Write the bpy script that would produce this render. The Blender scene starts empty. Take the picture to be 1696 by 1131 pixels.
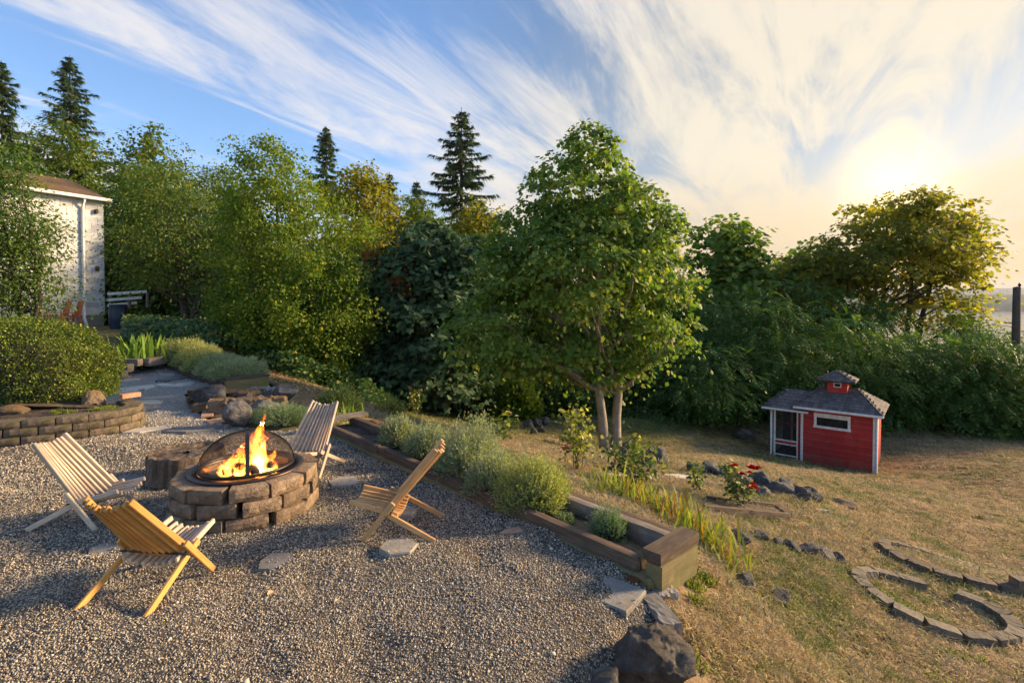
import bpy, math, random
import numpy as np
from mathutils import Vector, Matrix
R = math.radians
scene = bpy.context.scene
COL = scene.collection
rng = np.random.default_rng(7)
random.seed(7)

# ------------------------------------------------------------------ camera
F, CX, CY, HZ, CAMZ = 848.0, 848.0, 565.5, 500.0, 1.6      # photo pixels
PITCH = R(1.2)
SH = (HZ + F*math.tan(PITCH)) - CY
cam_d = bpy.data.cameras.new('camera'); cam = bpy.data.objects.new('camera', cam_d); COL.objects.link(cam)
cam_d.sensor_width = 36; cam_d.lens = 18; cam_d.clip_start = 0.05; cam_d.clip_end = 40000
cam_d.shift_y = SH/1696.0
cam.location = (0, 0, CAMZ); cam.rotation_euler = (R(90)-PITCH, 0, 0)
scene.camera = cam

# ------------------------------------------------------------------ light
SUN_AZ, SUN_EL = R(72), R(19)          # azimuth from +Y towards +X
GLOW_AZ, GLOW_EL = R(36.5), R(10.5)    # where the veiled sun stands in the sky
sun_d = bpy.data.lights.new('sun', 'SUN'); sun = bpy.data.objects.new('sun', sun_d); COL.objects.link(sun)
sun_d.energy = 2.5; sun_d.angle = R(10); sun_d.color = (1.0, 0.72, 0.40)
sd = Vector((math.sin(SUN_AZ)*math.cos(SUN_EL), math.cos(SUN_AZ)*math.cos(SUN_EL), math.sin(SUN_EL)))
sun.rotation_euler = sd.to_track_quat('Z', 'Y').to_euler()

world = bpy.data.worlds.new('World'); scene.world = world; world.use_nodes = True
def build_world():
    nt = world.node_tree; nt.nodes.clear(); N = nt.nodes.new; L = nt.links.new
    out = N('ShaderNodeOutputWorld'); bg = N('ShaderNodeBackground'); L(bg.outputs[0], out.inputs[0])
    bg.inputs[1].default_value = 0.108
    sky = N('ShaderNodeTexSky'); sky.sky_type = 'NISHITA'; sky.sun_disc = False
    sky.sun_elevation = SUN_EL; sky.sun_rotation = SUN_AZ; sky.altitude = 50
    sky.air_density = 1.0; sky.dust_density = 0.6; sky.ozone_density = 2.0
    tc = N('ShaderNodeTexCoord')
    sep = N('ShaderNodeSeparateXYZ'); L(tc.outputs['Generated'], sep.inputs[0])
    def m(op, a, b=None, c=None, clamp=False):
        n = N('ShaderNodeMath'); n.operation = op; n.use_clamp = clamp
        for i, v in enumerate((a, b, c)):
            if v is None: continue
            if hasattr(v, 'is_output'): L(v, n.inputs[i])
            else: n.inputs[i].default_value = v
        return n.outputs[0]
    def mr(v, a, b, c=0., d=1.):
        n = N('ShaderNodeMapRange'); n.interpolation_type = 'SMOOTHSTEP'
        L(v, n.inputs[0])
        for i, k in enumerate((a, b, c, d)): n.inputs[1+i].default_value = k
        return n.outputs[0]
    x, y, z = sep.outputs
    zz = m('ADD', m('MAXIMUM', z, 0.0), 0.10)
    ca, sa = math.cos(R(27)), math.sin(R(27))
    al = m('DIVIDE', m('ADD', m('MULTIPLY', x, sa), m('MULTIPLY', y, ca)), zz)
    ac = m('DIVIDE', m('SUBTRACT', m('MULTIPLY', x, ca), m('MULTIPLY', y, sa)), zz)
    def noise(sx, sy, detail, dist, off=0., rough=.55):
        cv = N('ShaderNodeCombineXYZ'); L(m('MULTIPLY', al, sx), cv.inputs[0]); L(m('MULTIPLY', ac, sy), cv.inputs[1]); cv.inputs[2].default_value = off
        n = N('ShaderNodeTexNoise'); n.inputs['Scale'].default_value = 1; n.inputs['Detail'].default_value = detail
        n.inputs['Roughness'].default_value = rough; n.inputs['Distortion'].default_value = dist
        L(cv.outputs[0], n.inputs['Vector']); return n.outputs[0]
    n1 = noise(.11, .80, 6, .5, 3.1, .55); n2 = noise(.60, 2.1, 10, 1.3, 8.7, .70); n3 = noise(.25, .40, 3, .2, 1.5)
    # how much of the sky is covered: heavier towards the low sun
    g = Vector((math.sin(GLOW_AZ)*math.cos(GLOW_EL), math.cos(GLOW_AZ)*math.cos(GLOW_EL), math.sin(GLOW_EL)))
    vd = N('ShaderNodeVectorMath'); vd.operation = 'DOT_PRODUCT'; L(tc.outputs['Generated'], vd.inputs[0]); vd.inputs[1].default_value = g
    dot = vd.outputs['Value']
    side = mr(dot, .40, .95, -.045, .045)
    cov = m('ADD', m('ADD', m('MULTIPLY', n1, .60), m('MULTIPLY', n2, .46)), m('ADD', m('MULTIPLY', m('SUBTRACT', n3, .5), .45), side))
    mask = mr(cov, .45, .60)
    low = mr(z, -.02, .16, .35, 1.)
    mask = m('MULTIPLY', mask, low)
    mask = m('MAXIMUM', mask, m('MULTIPLY', mr(dot, .80, .985, 0., .6), mr(n2, .35, .6, .3, 1.)))
    mask = m('MULTIPLY', mask, .88)
    def mix(f, a, b):
        n = N('ShaderNodeMix'); n.data_type = 'RGBA'
        if hasattr(f, 'is_output'): L(f, n.inputs[0])
        else: n.inputs[0].default_value = f
        for i, v in ((6, a), (7, b)):
            if hasattr(v, 'is_output'): L(v, n.inputs[i])
            else: n.inputs[i].default_value = v
        return n.outputs[2]
    warm = mr(dot, .70, .995)
    ccol = mix(warm, (1.80, 1.76, 1.78, 1), (2.1, 1.86, 1.42, 1))
    tint = N('ShaderNodeMix'); tint.data_type = 'RGBA'; tint.blend_type = 'MULTIPLY'; tint.inputs[0].default_value = 1
    L(sky.outputs[0], tint.inputs[6]); tint.inputs[7].default_value = SKY_TINT
    wv = mr(dot, .62, .96); tw = N('ShaderNodeMix'); tw.data_type = 'RGBA'; tw.blend_type = 'MULTIPLY'; L(wv, tw.inputs[0]); L(tint.outputs[2], tw.inputs[6]); tw.inputs[7].default_value = (.72, .56, .44, 1)   # evening air reddens towards the sun
    c = mix(mask, tw.outputs[2], ccol)
    # thin veil low over the water, and the sun behind the veil
    hz = m('MULTIPLY', mr(z, .28, .0), mr(dot, .35, .95, .08, .80))
    c = mix(hz, c, (1.75, 1.12, .45, 1))
    glow = m('POWER', m('MAXIMUM', dot, 0.), 90.)
    core = m('POWER', m('MAXIMUM', dot, 0.), 900.)
    gl = m('ADD', m('MULTIPLY', glow, .38), m('MULTIPLY', core, 2.6))
    ga = N('ShaderNodeVectorMath'); ga.operation = 'SCALE'; ga.inputs[0].default_value = (1.0, .66, .24); L(gl, ga.inputs['Scale'])
    ad = N('ShaderNodeVectorMath'); ad.operation = 'ADD'; L(c, ad.inputs[0]); L(ga.outputs[0], ad.inputs[1])
    L(ad.outputs[0], bg.inputs[0])
SKY_TINT = (.39, .47, .56, 1)
build_world()
scene.view_settings.view_transform = 'Standard'; scene.view_settings.look = 'None'
scene.view_settings.exposure = 2.22; scene.view_settings.gamma = 1; scene.view_settings.use_curve_mapping = False
cy = scene.cycles
cy.max_bounces = 6; cy.diffuse_bounces = 3; cy.glossy_bounces = 2; cy.transmission_bounces = 4; cy.transparent_max_bounces = 8; cy.volume_bounces = 0
cy.sample_clamp_indirect = 6; cy.use_denoising = True; cy.caustics_reflective = False; cy.caustics_refractive = False
cy.use_adaptive_sampling = True; cy.adaptive_threshold = 0.015
try: cy.denoiser = 'OPENIMAGEDENOISE'
except Exception: pass

# ------------------------------------------------------------------ pixel <-> place
def ray(u, v):
    px = (u-CX)/F; py = (CY-v+SH)/F
    return np.array([px, math.cos(PITCH)+py*math.sin(PITCH), -math.sin(PITCH)+py*math.cos(PITCH)])
def P(u, v, y):
    d = ray(u, v); return np.array([0, 0, CAMZ]) + d*(y/d[1])
def PZ(u, v, z):
    d = ray(u, v); return np.array([0, 0, CAMZ]) + d*((z-CAMZ)/d[2])

# terrain: a smooth surface through measured spots (thin plate spline)
CP = []
for u, v in ((100, 1131), (500, 1131), (900, 1125), (50, 1000), (400, 980), (750, 980), (1000, 990), (200, 900), (500, 880), (800, 900),
             (1060, 935), (0, 850), (330, 800), (560, 800), (750, 800), (300, 740), (560, 725), (430, 715), (250, 720)):
    CP.append(PZ(u, v, 0.0))
for u, v, y in ((300, 660, 8.4), (400, 640, 9.2), (262, 588, 12.2), (150, 623, 10.2), (200, 560, 15), (165, 540, 23), (60, 545, 18),
                (500, 640, 10.5), (600, 660, 14), (700, 676, 18), (850, 680, 18), (1100, 690, 17), (950, 682, 18), (650, 700, 9.6), (760, 715, 9.6), (1010, 750, 11.7), (900, 740, 9.2),
                (1000, 805, 5.7), (1150, 855, 4.7), (1165, 945, 3.35), (1120, 1010, 2.75), (1200, 1131, 2.55), (1400, 1131, 3.2), (1696, 1131, 3.6),
                (1230, 965, 3.8), (1400, 905, 5.5), (1310, 857, 6.0), (1250, 800, 7.8), (1350, 828, 7.5), (1200, 760, 10.5), (1450, 783, 13.0), (1277, 752, 14.6),
                (1696, 765, 13), (1600, 850, 9), (1540, 1010, 4.6), (1590, 940, 6.5), (1500, 715, 17), (1696, 705, 19), (1300, 700, 18), (430, 560, 17), (560, 610, 17), (1696, 960, 5.6)):
    CP.append(P(u, v, y))
for p in ((0, -3, 0), (-6, -2, 0), (4, -2, -.8), (-7, 3, 0.05), (9, 3, -1.9), (12, 7, -2.6), (-9, 6, .3), (-13, 10, .45), (-26, 22, .8), (-12, 30, .3), (-4, 28, -1.2), (6, 30, -3), (22, 26, -4), (24, 12, -3.8), (30, 30, -6)):
    CP.append(np.array(p, float))
CP = np.array(CP)
def tps_fit(c, lam=.03):
    n = len(c); d = np.linalg.norm(c[:, None, :2]-c[None, :, :2], axis=2)
    K = np.where(d > 0, d*d*np.log(d+1e-9), 0) + lam*np.eye(n)
    Pm = np.hstack([np.ones((n, 1)), c[:, :2]])
    A = np.block([[K, Pm], [Pm.T, np.zeros((3, 3))]])
    return np.linalg.solve(A, np.concatenate([c[:, 2], np.zeros(3)]))
TW = tps_fit(CP)
def H(x, y):
    x = np.asarray(x, float); y = np.asarray(y, float); sh = x.shape
    x = x.ravel(); y = y.ravel()
    xc = np.clip(x, -30, 34); yc = np.clip(y, -5, 34)
    d = np.hypot(xc[:, None]-CP[None, :, 0], yc[:, None]-CP[None, :, 1])
    z = np.where(d > 0, d*d*np.log(d+1e-9), 0) @ TW[:len(CP)] + TW[-3] + TW[-2]*xc + TW[-1]*yc
    # beyond the garden the land falls away to the water
    s = np.clip((x*.55+y*.8-30)/90., 0, None)
    z = z - 42*np.clip(s, 0, 1.4)**1.15
    return z.reshape(sh)
def h1(x, y): return float(H(np.array([x]), np.array([y]))[0])
def G(u, v, ymax=60):
    d = ray(u, v); ts = np.geomspace(1.2, ymax, 900)
    zz = H(d[0]*ts, d[1]*ts); rz = CAMZ + d[2]*ts
    k = np.argmax(rz <= zz) if (rz <= zz).any() else len(ts)-1
    if k > 0:
        a = rz[k-1]-zz[k-1]; b = rz[k]-zz[k]; t = ts[k-1]+(ts[k]-ts[k-1])*a/(a-b+1e-12)
    else: t = ts[0]
    x, y = d[0]*t, d[1]*t
    return np.array([x, y, h1(x, y)])
def ppm(y): return F/y        # photo pixels per metre at depth y

# ------------------------------------------------------------------ objects
def tag(o, label=None, cat=None, group=None, kind=None):
    if label: o['label'] = label
    if cat: o['category'] = cat
    if group: o['group'] = group
    if kind: o['kind'] = kind
    return o
def thing(name, label, cat, loc=(0, 0, 0), rz=0., group=None):
    o = bpy.data.objects.new(name, None); COL.objects.link(o); o.empty_display_size = .1
    o.location = [float(a) for a in loc]; o.rotation_euler = (0, 0, rz)
    return tag(o, label, cat, group)
def link(name, me, mat, parent=None, loc=None, rot=None, scale=None):
    if mat and not me.materials: me.materials.append(mat)
    o = bpy.data.objects.new(name, me); COL.objects.link(o)
    if parent: o.parent = parent
    if loc is not None: o.location = [float(a) for a in loc]
    if rot is not None: o.rotation_euler = rot
    if scale is not None: o.scale = scale
    return o
def mk(name, V, Fc, smooth=False):
    me = bpy.data.meshes.new(name); me.from_pydata([tuple(map(float, p)) for p in V], [], [tuple(map(int, f)) for f in Fc]); me.update()
    if smooth: me.polygons.foreach_set('use_smooth', [True]*len(me.polygons))
    return me
def big(name, V, Fa, smooth=False):
    """V (n,3) array, Fa (m,k) array of equal sided faces"""
    me = bpy.data.meshes.new(name); V = np.asarray(V, np.float32); Fa = np.asarray(Fa, np.int32)
    m, k = Fa.shape
    me.vertices.add(len(V)); me.vertices.foreach_set('co', V.ravel())
    me.loops.add(m*k); me.loops.foreach_set('vertex_index', Fa.ravel())
    me.polygons.add(m); me.polygons.foreach_set('loop_start', np.arange(0, m*k, k, dtype=np.int32))
    try: me.polygons.foreach_set('loop_total', np.full(m, k, np.int32))
    except Exception: pass
    if smooth: me.polygons.foreach_set('use_smooth', np.ones(m, bool))
    me.update(calc_edges=True); return me
def cbox(sx, sy, sz, b=.005, jit=0., r=None):
    """chamfered box centred on the origin: verts, faces"""
    x, y, z = sx/2, sy/2, sz/2; b = min(b, x*.9, y*.9, z*.9); V = []; idx = {}
    for i in (-1, 1):
        for j in (-1, 1):
            for k in (-1, 1):
                for a, p in enumerate(((x, y-b, z-b), (x-b, y, z-b), (x-b, y-b, z))):
                    idx[(i, j, k, a)] = len(V); V.append([i*p[0], j*p[1], k*p[2]])
    Fc = []
    for s in (-1, 1):
        for a in range(3):
            q = []
            for (m, n) in ((-1, -1), (1, -1), (1, 1), (-1, 1)):
                t = [0, 0, 0]; t[a] = s; t[(a+1) % 3] = m; t[(a+2) % 3] = n; q.append(idx[tuple(t)+(a,)])
            Fc.append(q if s > 0 else q[::-1])
    for a in range(3):
        b1, b2 = (a+1) % 3, (a+2) % 3
        for m in (-1, 1):
            for n in (-1, 1):
                q = []
                for s, w in ((-1, b1), (1, b1), (1, b2), (-1, b2)):
                    t = [0, 0, 0]; t[a] = s; t[b1] = m; t[b2] = n; q.append(idx[tuple(t)+(w,)])
                Fc.append(q if m*n > 0 else q[::-1])
    for i in (-1, 1):
        for j in (-1, 1):
            for k in (-1, 1):
                q = [idx[(i, j, k, a)] for a in range(3)]; Fc.append(q if i*j*k > 0 else q[::-1])
    V = np.array(V)
    if jit: V = V + (r or rng).normal(0, jit, V.shape)
    return V, Fc
def box_obj(name, size, mat, parent=None, loc=(0, 0, 0), rot=(0, 0, 0), b=.005, jit=0.):
    V, Fc = cbox(*size, b=b, jit=jit); return link(name, mk(name, V, Fc), mat, parent, loc, rot)
def bar(name, a, b, w, h, mat, parent=None, roll=0., bev=.004, jit=0., upv=(0, 0, 1)):
    """a bar whose local X runs from a to b"""
    a = Vector([float(t) for t in a]); b = Vector([float(t) for t in b]); d = b-a; L = d.length; d.normalize()
    up = Vector(upv); s = up.cross(d)
    if s.length < 1e-4: s = Vector((0, 1, 0))
    s.normalize(); n = d.cross(s)
    M = Matrix((d, s, n)).transposed().to_4x4(); M.translation = (a+b)/2
    if jit: V, Fc = gridbox(L, w, h, max(6, int(L/.09)), 3, 3, jit*5, float(rng.uniform(0, 99)), 9.)
    else: V, Fc = cbox(L, w, h, b=bev)
    o = link(name, mk(name, V, Fc), mat, parent); o.matrix_local = M @ Matrix.Rotation(roll, 4, 'X'); return o
def tube(path, rad, n=7, cap=True, wob=0., r=None):
    path = np.asarray(path, float); rad = np.broadcast_to(np.asarray(rad, float), (len(path),))
    t = np.gradient(path, axis=0); t /= np.linalg.norm(t, axis=1)[:, None]+1e-9
    ref = np.where(np.abs(t[:, 2:3]) > .9, np.array([[1., 0, 0]]), np.array([[0, 0, 1.]]))
    a = np.cross(t, ref); a /= np.linalg.norm(a, axis=1)[:, None]+1e-9; b = np.cross(t, a)
    th = np.linspace(0, 2*math.pi, n, endpoint=False)
    rr = rad[:, None]*np.ones((1, n))
    if wob: rr = rr*(1+(r or rng).normal(0, wob, (len(path), n)))
    V = path[:, None, :] + rr[:, :, None]*(np.cos(th)[None, :, None]*a[:, None, :] + np.sin(th)[None, :, None]*b[:, None, :])
    V = V.reshape(-1, 3); m = len(path); Fq = []
    i = np.arange(m-1)[:, None]*n; j = np.arange(n)[None, :]; j2 = (j+1) % n
    Fq = np.stack([i+j, i+j2, i+n+j2, i+n+j], -1).reshape(-1, 4)
    if cap:
        V = np.vstack([V, path[-1:]+t[-1:]*rad[-1]*.3]); k = len(V)-1
        e = np.stack([(m-1)*n+j[0], (m-1)*n+j2[0], np.full(n, k), np.full(n, k)], -1)
        V = np.vstack([V, path[:1]]); k2 = len(V)-1
        e2 = np.stack([j2[0], j[0], np.full(n, k2), np.full(n, k2)], -1)
    else: e = np.zeros((0, 4), int); e2 = e
    tri = np.vstack([e[:, :3], e2[:, :3]]).astype(int)
    q1 = Fq[:, [0, 1, 2]]; q2 = Fq[:, [0, 2, 3]]
    return V, np.vstack([q1, q2, tri])
def join(parts):
    V = []; Fa = []; o = 0
    for v, f in parts: V.append(v); Fa.append(np.asarray(f)+o); o += len(v)
    return np.vstack(V), np.vstack(Fa)
# numpy value noise
_perm = np.random.default_rng(11).random((32, 32, 32))
def vn(p, s=1.):
    p = np.asarray(p, float)*s + 100.; i = np.floor(p).astype(int); f = p-i; f = f*f*(3-2*f); i %= 32; k = (i+1) % 32
    g = _perm; X, Y, Z = f[..., 0], f[..., 1], f[..., 2]
    def q(a, b, c): return g[a, b, c]
    c00 = q(i[..., 0], i[..., 1], i[..., 2])*(1-X)+q(k[..., 0], i[..., 1], i[..., 2])*X
    c10 = q(i[..., 0], k[..., 1], i[..., 2])*(1-X)+q(k[..., 0], k[..., 1], i[..., 2])*X
    c01 = q(i[..., 0], i[..., 1], k[..., 2])*(1-X)+q(k[..., 0], i[..., 1], k[..., 2])*X
    c11 = q(i[..., 0], k[..., 1], k[..., 2])*(1-X)+q(k[..., 0], k[..., 1], k[..., 2])*X
    return (c00*(1-Y)+c10*Y)*(1-Z)+(c01*(1-Y)+c11*Y)*Z
def fbm(p, s=1., o=4):
    a = 0; t = 0
    for k in range(o): w = .5**k; a = a+w*vn(np.asarray(p)+k*7.3, s*2**k); t += w
    return a/t - .5
def gridbox(sx, sy, sz, nx, ny, nz, amp, seed, fr=3.0, front=0.):
    """box with gridded faces pushed by noise; +front bulges the -Y face"""
    V = {}; Fc = []
    def vid(i, j, k): return V.setdefault((i, j, k), len(V))
    for a, b, c, fx in ((nx, ny, nz, 0),):
        for i in range(nx):
            for j in range(ny): Fc += [(vid(i, j, nz), vid(i+1, j, nz), vid(i+1, j+1, nz), vid(i, j+1, nz)), (vid(i, j, 0), vid(i, j+1, 0), vid(i+1, j+1, 0), vid(i+1, j, 0))]
        for i in range(nx):
            for k in range(nz): Fc += [(vid(i, 0, k), vid(i+1, 0, k), vid(i+1, 0, k+1), vid(i, 0, k+1)), (vid(i, ny, k), vid(i, ny, k+1), vid(i+1, ny, k+1), vid(i+1, ny, k))]
        for j in range(ny):
            for k in range(nz): Fc += [(vid(0, j, k), vid(0, j, k+1), vid(0, j+1, k+1), vid(0, j+1, k)), (vid(nx, j, k), vid(nx, j+1, k), vid(nx, j+1, k+1), vid(nx, j, k+1))]
    A = np.array(list(V.keys()), float); p = (A/np.array([nx, ny, nz])-.5); q = p*np.array([sx, sy, sz])
    # soften edges
    e = np.abs(p)*2; near = (e > .99).sum(1); q = q*(1-.018*np.clip(near-1, 0, 2))[:, None]
    s = np.array([seed*3.1, seed*1.7, seed*.9]); dn = np.stack([fbm(q*fr/max(sx, sz)*2+s, 1.6, 3), fbm(q*fr/max(sx, sz)*2+s+9, 1.6, 3), fbm(q*fr/max(sx, sz)*2+s+19, 1.6, 3)], -1)
    q = q+dn*amp*np.array([.5, 1., .45])
    if front: m = p[:, 1] < -.49; q[m, 1] -= front*((1-e[m, 0]**4)*(1-e[m, 2]**4))*(1+1.2*fbm(q[m]*6/max(sx, sz)+s, 1.5, 3))
    return q, np.array(Fc)
def inpoly(x, y, poly):
    x = np.asarray(x); y = np.asarray(y); c = np.zeros(x.shape, bool); n = len(poly)
    for i in range(n):
        x1, y1 = poly[i][:2]; x2, y2 = poly[(i+1) % n][:2]
        cr = ((y1 > y) != (y2 > y)) & (x < (x2-x1)*(y-y1)/(y2-y1+1e-12)+x1); c ^= cr
    return c

# ------------------------------------------------------------------ materials
class NT:
    def __init__(s, name):
        s.m = bpy.data.materials.new(name); s.m.use_nodes = True; s.t = s.m.node_tree; s.t.nodes.clear()
        s.out = s.n('ShaderNodeOutputMaterial')
    def n(s, k): return s.t.nodes.new(k)
    def l(s, a, b): s.t.links.new(a, b)
    def set(s, sock, v):
        if hasattr(v, 'is_output'): s.l(v, sock)
        else: sock.default_value = v
    def co(s, kind='Object', sc=(1, 1, 1)):
        if kind == 'World': c = s.n('ShaderNodeNewGeometry').outputs['Position']
        else: c = s.n('ShaderNodeTexCoord').outputs[kind]
        mp = s.n('ShaderNodeMapping'); mp.inputs['Scale'].default_value = sc; s.l(c, mp.inputs[0]); return mp.outputs[0]
    def noise(s, vec, scale, detail=4, rough=.55, dist=0.):
        n = s.n('ShaderNodeTexNoise'); s.l(vec, n.inputs['Vector']); n.inputs['Scale'].default_value = scale
        n.inputs['Detail'].default_value = detail; n.inputs['Roughness'].default_value = rough; n.inputs['Distortion'].default_value = dist; return n.outputs[0]
    def ramp(s, f, stops, interp='LINEAR'):
        r = s.n('ShaderNodeValToRGB'); s.l(f, r.inputs[0]); r.color_ramp.interpolation = interp
        e = r.color_ramp.elements
        while len(e) < len(stops): e.new(.5)
        for k, (p, c) in enumerate(stops): e[k].position = p; e[k].color = tuple(c)+(1,) if len(c) == 3 else c
        return r.outputs[0]
    def mix(s, f, a, b, mode='MIX'):
        n = s.n('ShaderNodeMix'); n.data_type = 'RGBA'; n.blend_type = mode
        s.set(n.inputs[0], f)
        for i, v in ((6, a), (7, b)):
            s.set(n.inputs[i], tuple(v)+(1,) if isinstance(v, tuple) and len(v) == 3 else v)
        return n.outputs[2]
    def math(s, op, a, b=0., clamp=False):
        n = s.n('ShaderNodeMath'); n.operation = op; n.use_clamp = clamp; s.set(n.inputs[0], a); s.set(n.inputs[1], b); return n.outputs[0]
    def mr(s, v, a, b, c=0., d=1.):
        n = s.n('ShaderNodeMapRange'); s.set(n.inputs[0], v)
        for i, k in enumerate((a, b, c, d)): n.inputs[1+i].default_value = k
        return n.outputs[0]
    def orand(s): return s.n('ShaderNodeObjectInfo').outputs['Random']
    def island(s): return s.n('ShaderNodeNewGeometry').outputs['Random Per Island']
    def bump(s, h, st=.5, d=.01):
        b = s.n('ShaderNodeBump'); b.inputs['Strength'].default_value = st; b.inputs['Distance'].default_value = d; s.l(h, b.inputs['Height']); return b.outputs[0]
    def bsdf(s, col, rough=.8, spec=.3, normal=None, metal=0.):
        p = s.n('ShaderNodeBsdfPrincipled'); s.set(p.inputs['Base Color'], tuple(col)+(1,) if isinstance(col, tuple) and len(col) == 3 else col)
        s.set(p.inputs['Roughness'], rough); p.inputs['Specular IOR Level'].default_value = spec; p.inputs['Metallic'].default_value = metal
        if normal is not None: s.l(normal, p.inputs['Normal'])
        return p.outputs[0]
    def done(s, sh): s.l(sh, s.out.inputs[0]); return s.m

def leafmat(name, c1, c2, c3=None, tr=.4, big_scale=.5, rough=.55, amt3=.12, spec=.25, trc=1.0):
    """leaf: per-leaf mix of c1,c2 (and a few c3), patches by world noise, light coming through"""
    k = NT(name); w = k.co('World'); i = k.island()
    p = k.noise(w, big_scale, 3, .6)
    f = k.math('ADD', k.math('MULTIPLY', i, .55), k.mr(p, .3, .7, -.15, .6), True)
    c = k.mix(f, c1, c2)
    if c3:
        t = k.math('FRACT', k.math('MULTIPLY', i, 17.31)); c = k.mix(k.math('LESS_THAN', t, amt3), c, c3)
    b = k.bsdf(c, rough, spec)
    tl = k.n('ShaderNodeBsdfTranslucent'); tc = k.mix(1., c, (1.45*trc, 1.5*trc, .5*trc), 'MULTIPLY'); k.l(tc, tl.inputs[0])
    mx = k.n('ShaderNodeMixShader'); mx.inputs[0].default_value = tr; k.l(b, mx.inputs[1]); k.l(tl.outputs[0], mx.inputs[2])
    return k.done(mx.outputs[0])
def stonemat(name, c1, c2, c3=None, scale=6, bump=.6, bd=.01, rough=.9, fine=60, kind='Object', moss=None, mosslim=.6, orv=.25):
    k = NT(name); v = k.co(kind); a = k.noise(v, scale, 6, .65); b = k.noise(v, fine, 4, .7)
    c = k.mix(k.mr(a, .35, .65), c1, c2)
    if c3: c = k.mix(k.mr(k.noise(v, scale*.6, 4, .6, .5), .55, .68), c, c3)
    c = k.mix(k.mr(b, .3, .7, 0, .5), c, k.mix(1., c, (.35, .33, .32), 'MULTIPLY'))
    c = k.mix(1., c, k.ramp(k.orand(), [(0, (1-orv,)*3), (1, (1+orv, 1+orv*.95, 1+orv*.85))]), 'MULTIPLY')
    if moss:
        nz = k.n('ShaderNodeSeparateXYZ'); k.l(k.n('ShaderNodeNewGeometry').outputs['Normal'], nz.inputs[0])
        mm = k.math('MULTIPLY', k.mr(k.noise(v, scale*1.3, 5, .7), mosslim-.08, mosslim+.06), k.mr(nz.outputs[2], -.1, .5)); c = k.mix(mm, c, moss)
    hgt = k.math('ADD', k.math('MULTIPLY', a, 1.), k.math('MULTIPLY', b, .35))
    return k.done(k.bsdf(c, rough, .25, k.bump(hgt, bump, bd)))
def woodmat(name, c1, c2, c3, grain=(3, 60, 60), rough=.65, bump=.25, orv=.2, dirt=None):
    k = NT(name); v = k.co('Object', grain); a = k.noise(v, 1., 5, .6, 1.2); o = k.co('Object'); s = k.noise(o, 5, 4, .6)
    c = k.ramp(a, [(.25, c1), (.5, c2), (.75, c3)])
    if dirt: c = k.mix(k.mr(s, .45, .7, 0, .85), c, dirt)
    c = k.mix(1., c, k.ramp(k.orand(), [(0, (1-orv,)*3), (1, (1+orv, 1+orv*.9, 1+orv*.8))]), 'MULTIPLY')
    return k.done(k.bsdf(c, rough, .3, k.bump(a, bump, .004)))
def plain(name, c, rough=.6, spec=.4, metal=0., var=.12, scale=12, bump=0.):
    k = NT(name); v = k.co('Object'); n = k.noise(v, scale, 5, .6)
    cc = k.mix(k.mr(n, .3, .7), tuple(x*(1-var) for x in c), tuple(min(1, x*(1+var)) for x in c))
    return k.done(k.bsdf(cc, rough, spec, k.bump(n, bump, .004) if bump else None, metal))

# ------------------------------------------------------------------ ground
def GP(*pts): return [G(u, v)[:2] for u, v in pts]
GRAVEL = GP((1000, 1131), (1075, 1050), (1083, 1000), (1092, 962), (1082, 950), (1050, 935), (545, 716), (520, 706), (470, 714), (430, 708), (372, 702), (345, 694), (312, 672), (306, 652),
            (372, 645), (262, 591), (235, 583), (200, 592), (210, 628), (140, 632), (90, 655), (120, 690), (190, 692), (185, 704), (120, 715), (50, 722), (-60, 730))
GRAVEL += [np.array(p) for p in ((-7.5, 4.8), (-7.5, -2), (.7, -2), (.6, 1.6))]
def gv(x, y):
    p = np.stack([np.asarray(x, float), np.asarray(y, float), np.zeros(np.shape(x))], -1)
    return H(x, y)-.012+fbm(p, 1.6, 2)*.055+fbm(p+40, 4.5, 2)*.050
def gvz(x, y): return float(gv(np.array([x]), np.array([y]))[0])

def lawn_colour(k, w):
    g = k.mr(k.noise(w, .55, 4, .65, .4), .48, .68); g2 = k.mr(k.noise(w, 3.2, 4, .6), .50, .66)
    sp = k.n('ShaderNodeSeparateXYZ'); k.l(w, sp.inputs[0]); lush = k.math('MULTIPLY', k.mr(sp.outputs[1], 10.5, 15.5), k.mr(sp.outputs[0], 9., 3.))   # greener under the trees
    return k.math('ADD', k.math('ADD', k.math('MULTIPLY', g, .75), k.math('MULTIPLY', g2, .5)), k.math('MULTIPLY', lush, .7), True)
def ground_mat():
    k = NT('dry_lawn_soil'); w = k.co('World')
    gm = lawn_colour(k, w)
    a = k.noise(w, 9, 6, .7); b = k.noise(w, 70, 4, .7)
    dry = k.ramp(a, [(.3, (.14, .088, .048)), (.5, (.31, .21, .115)), (.7, (.45, .325, .18))])
    grn = k.ramp(b, [(.35, (.06, .075, .02)), (.65, (.17, .19, .055))])
    c = k.mix(k.math('MULTIPLY', gm, .75), dry, grn)
    soil = k.mr(k.noise(w, 2.1, 6, .7, .6), .52, .66); c = k.mix(k.math('MULTIPLY', soil, .8), c, (.10, .068, .045))
    c = k.mix(k.mr(b, .35, .7, 0, .6), c, k.mix(1., c, (.45, .42, .4), 'MULTIPLY'))
    hgt = k.math('ADD', a, k.math('MULTIPLY', b, .5))
    return k.done(k.bsdf(c, .95, .1, k.bump(hgt, .8, .03)))
M_GROUND = ground_mat()
def warp(a, b, n, c, s):
    t = np.linspace(np.arcsinh((a-c)/s), np.arcsinh((b-c)/s), n); return c+s*np.sinh(t)
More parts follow.
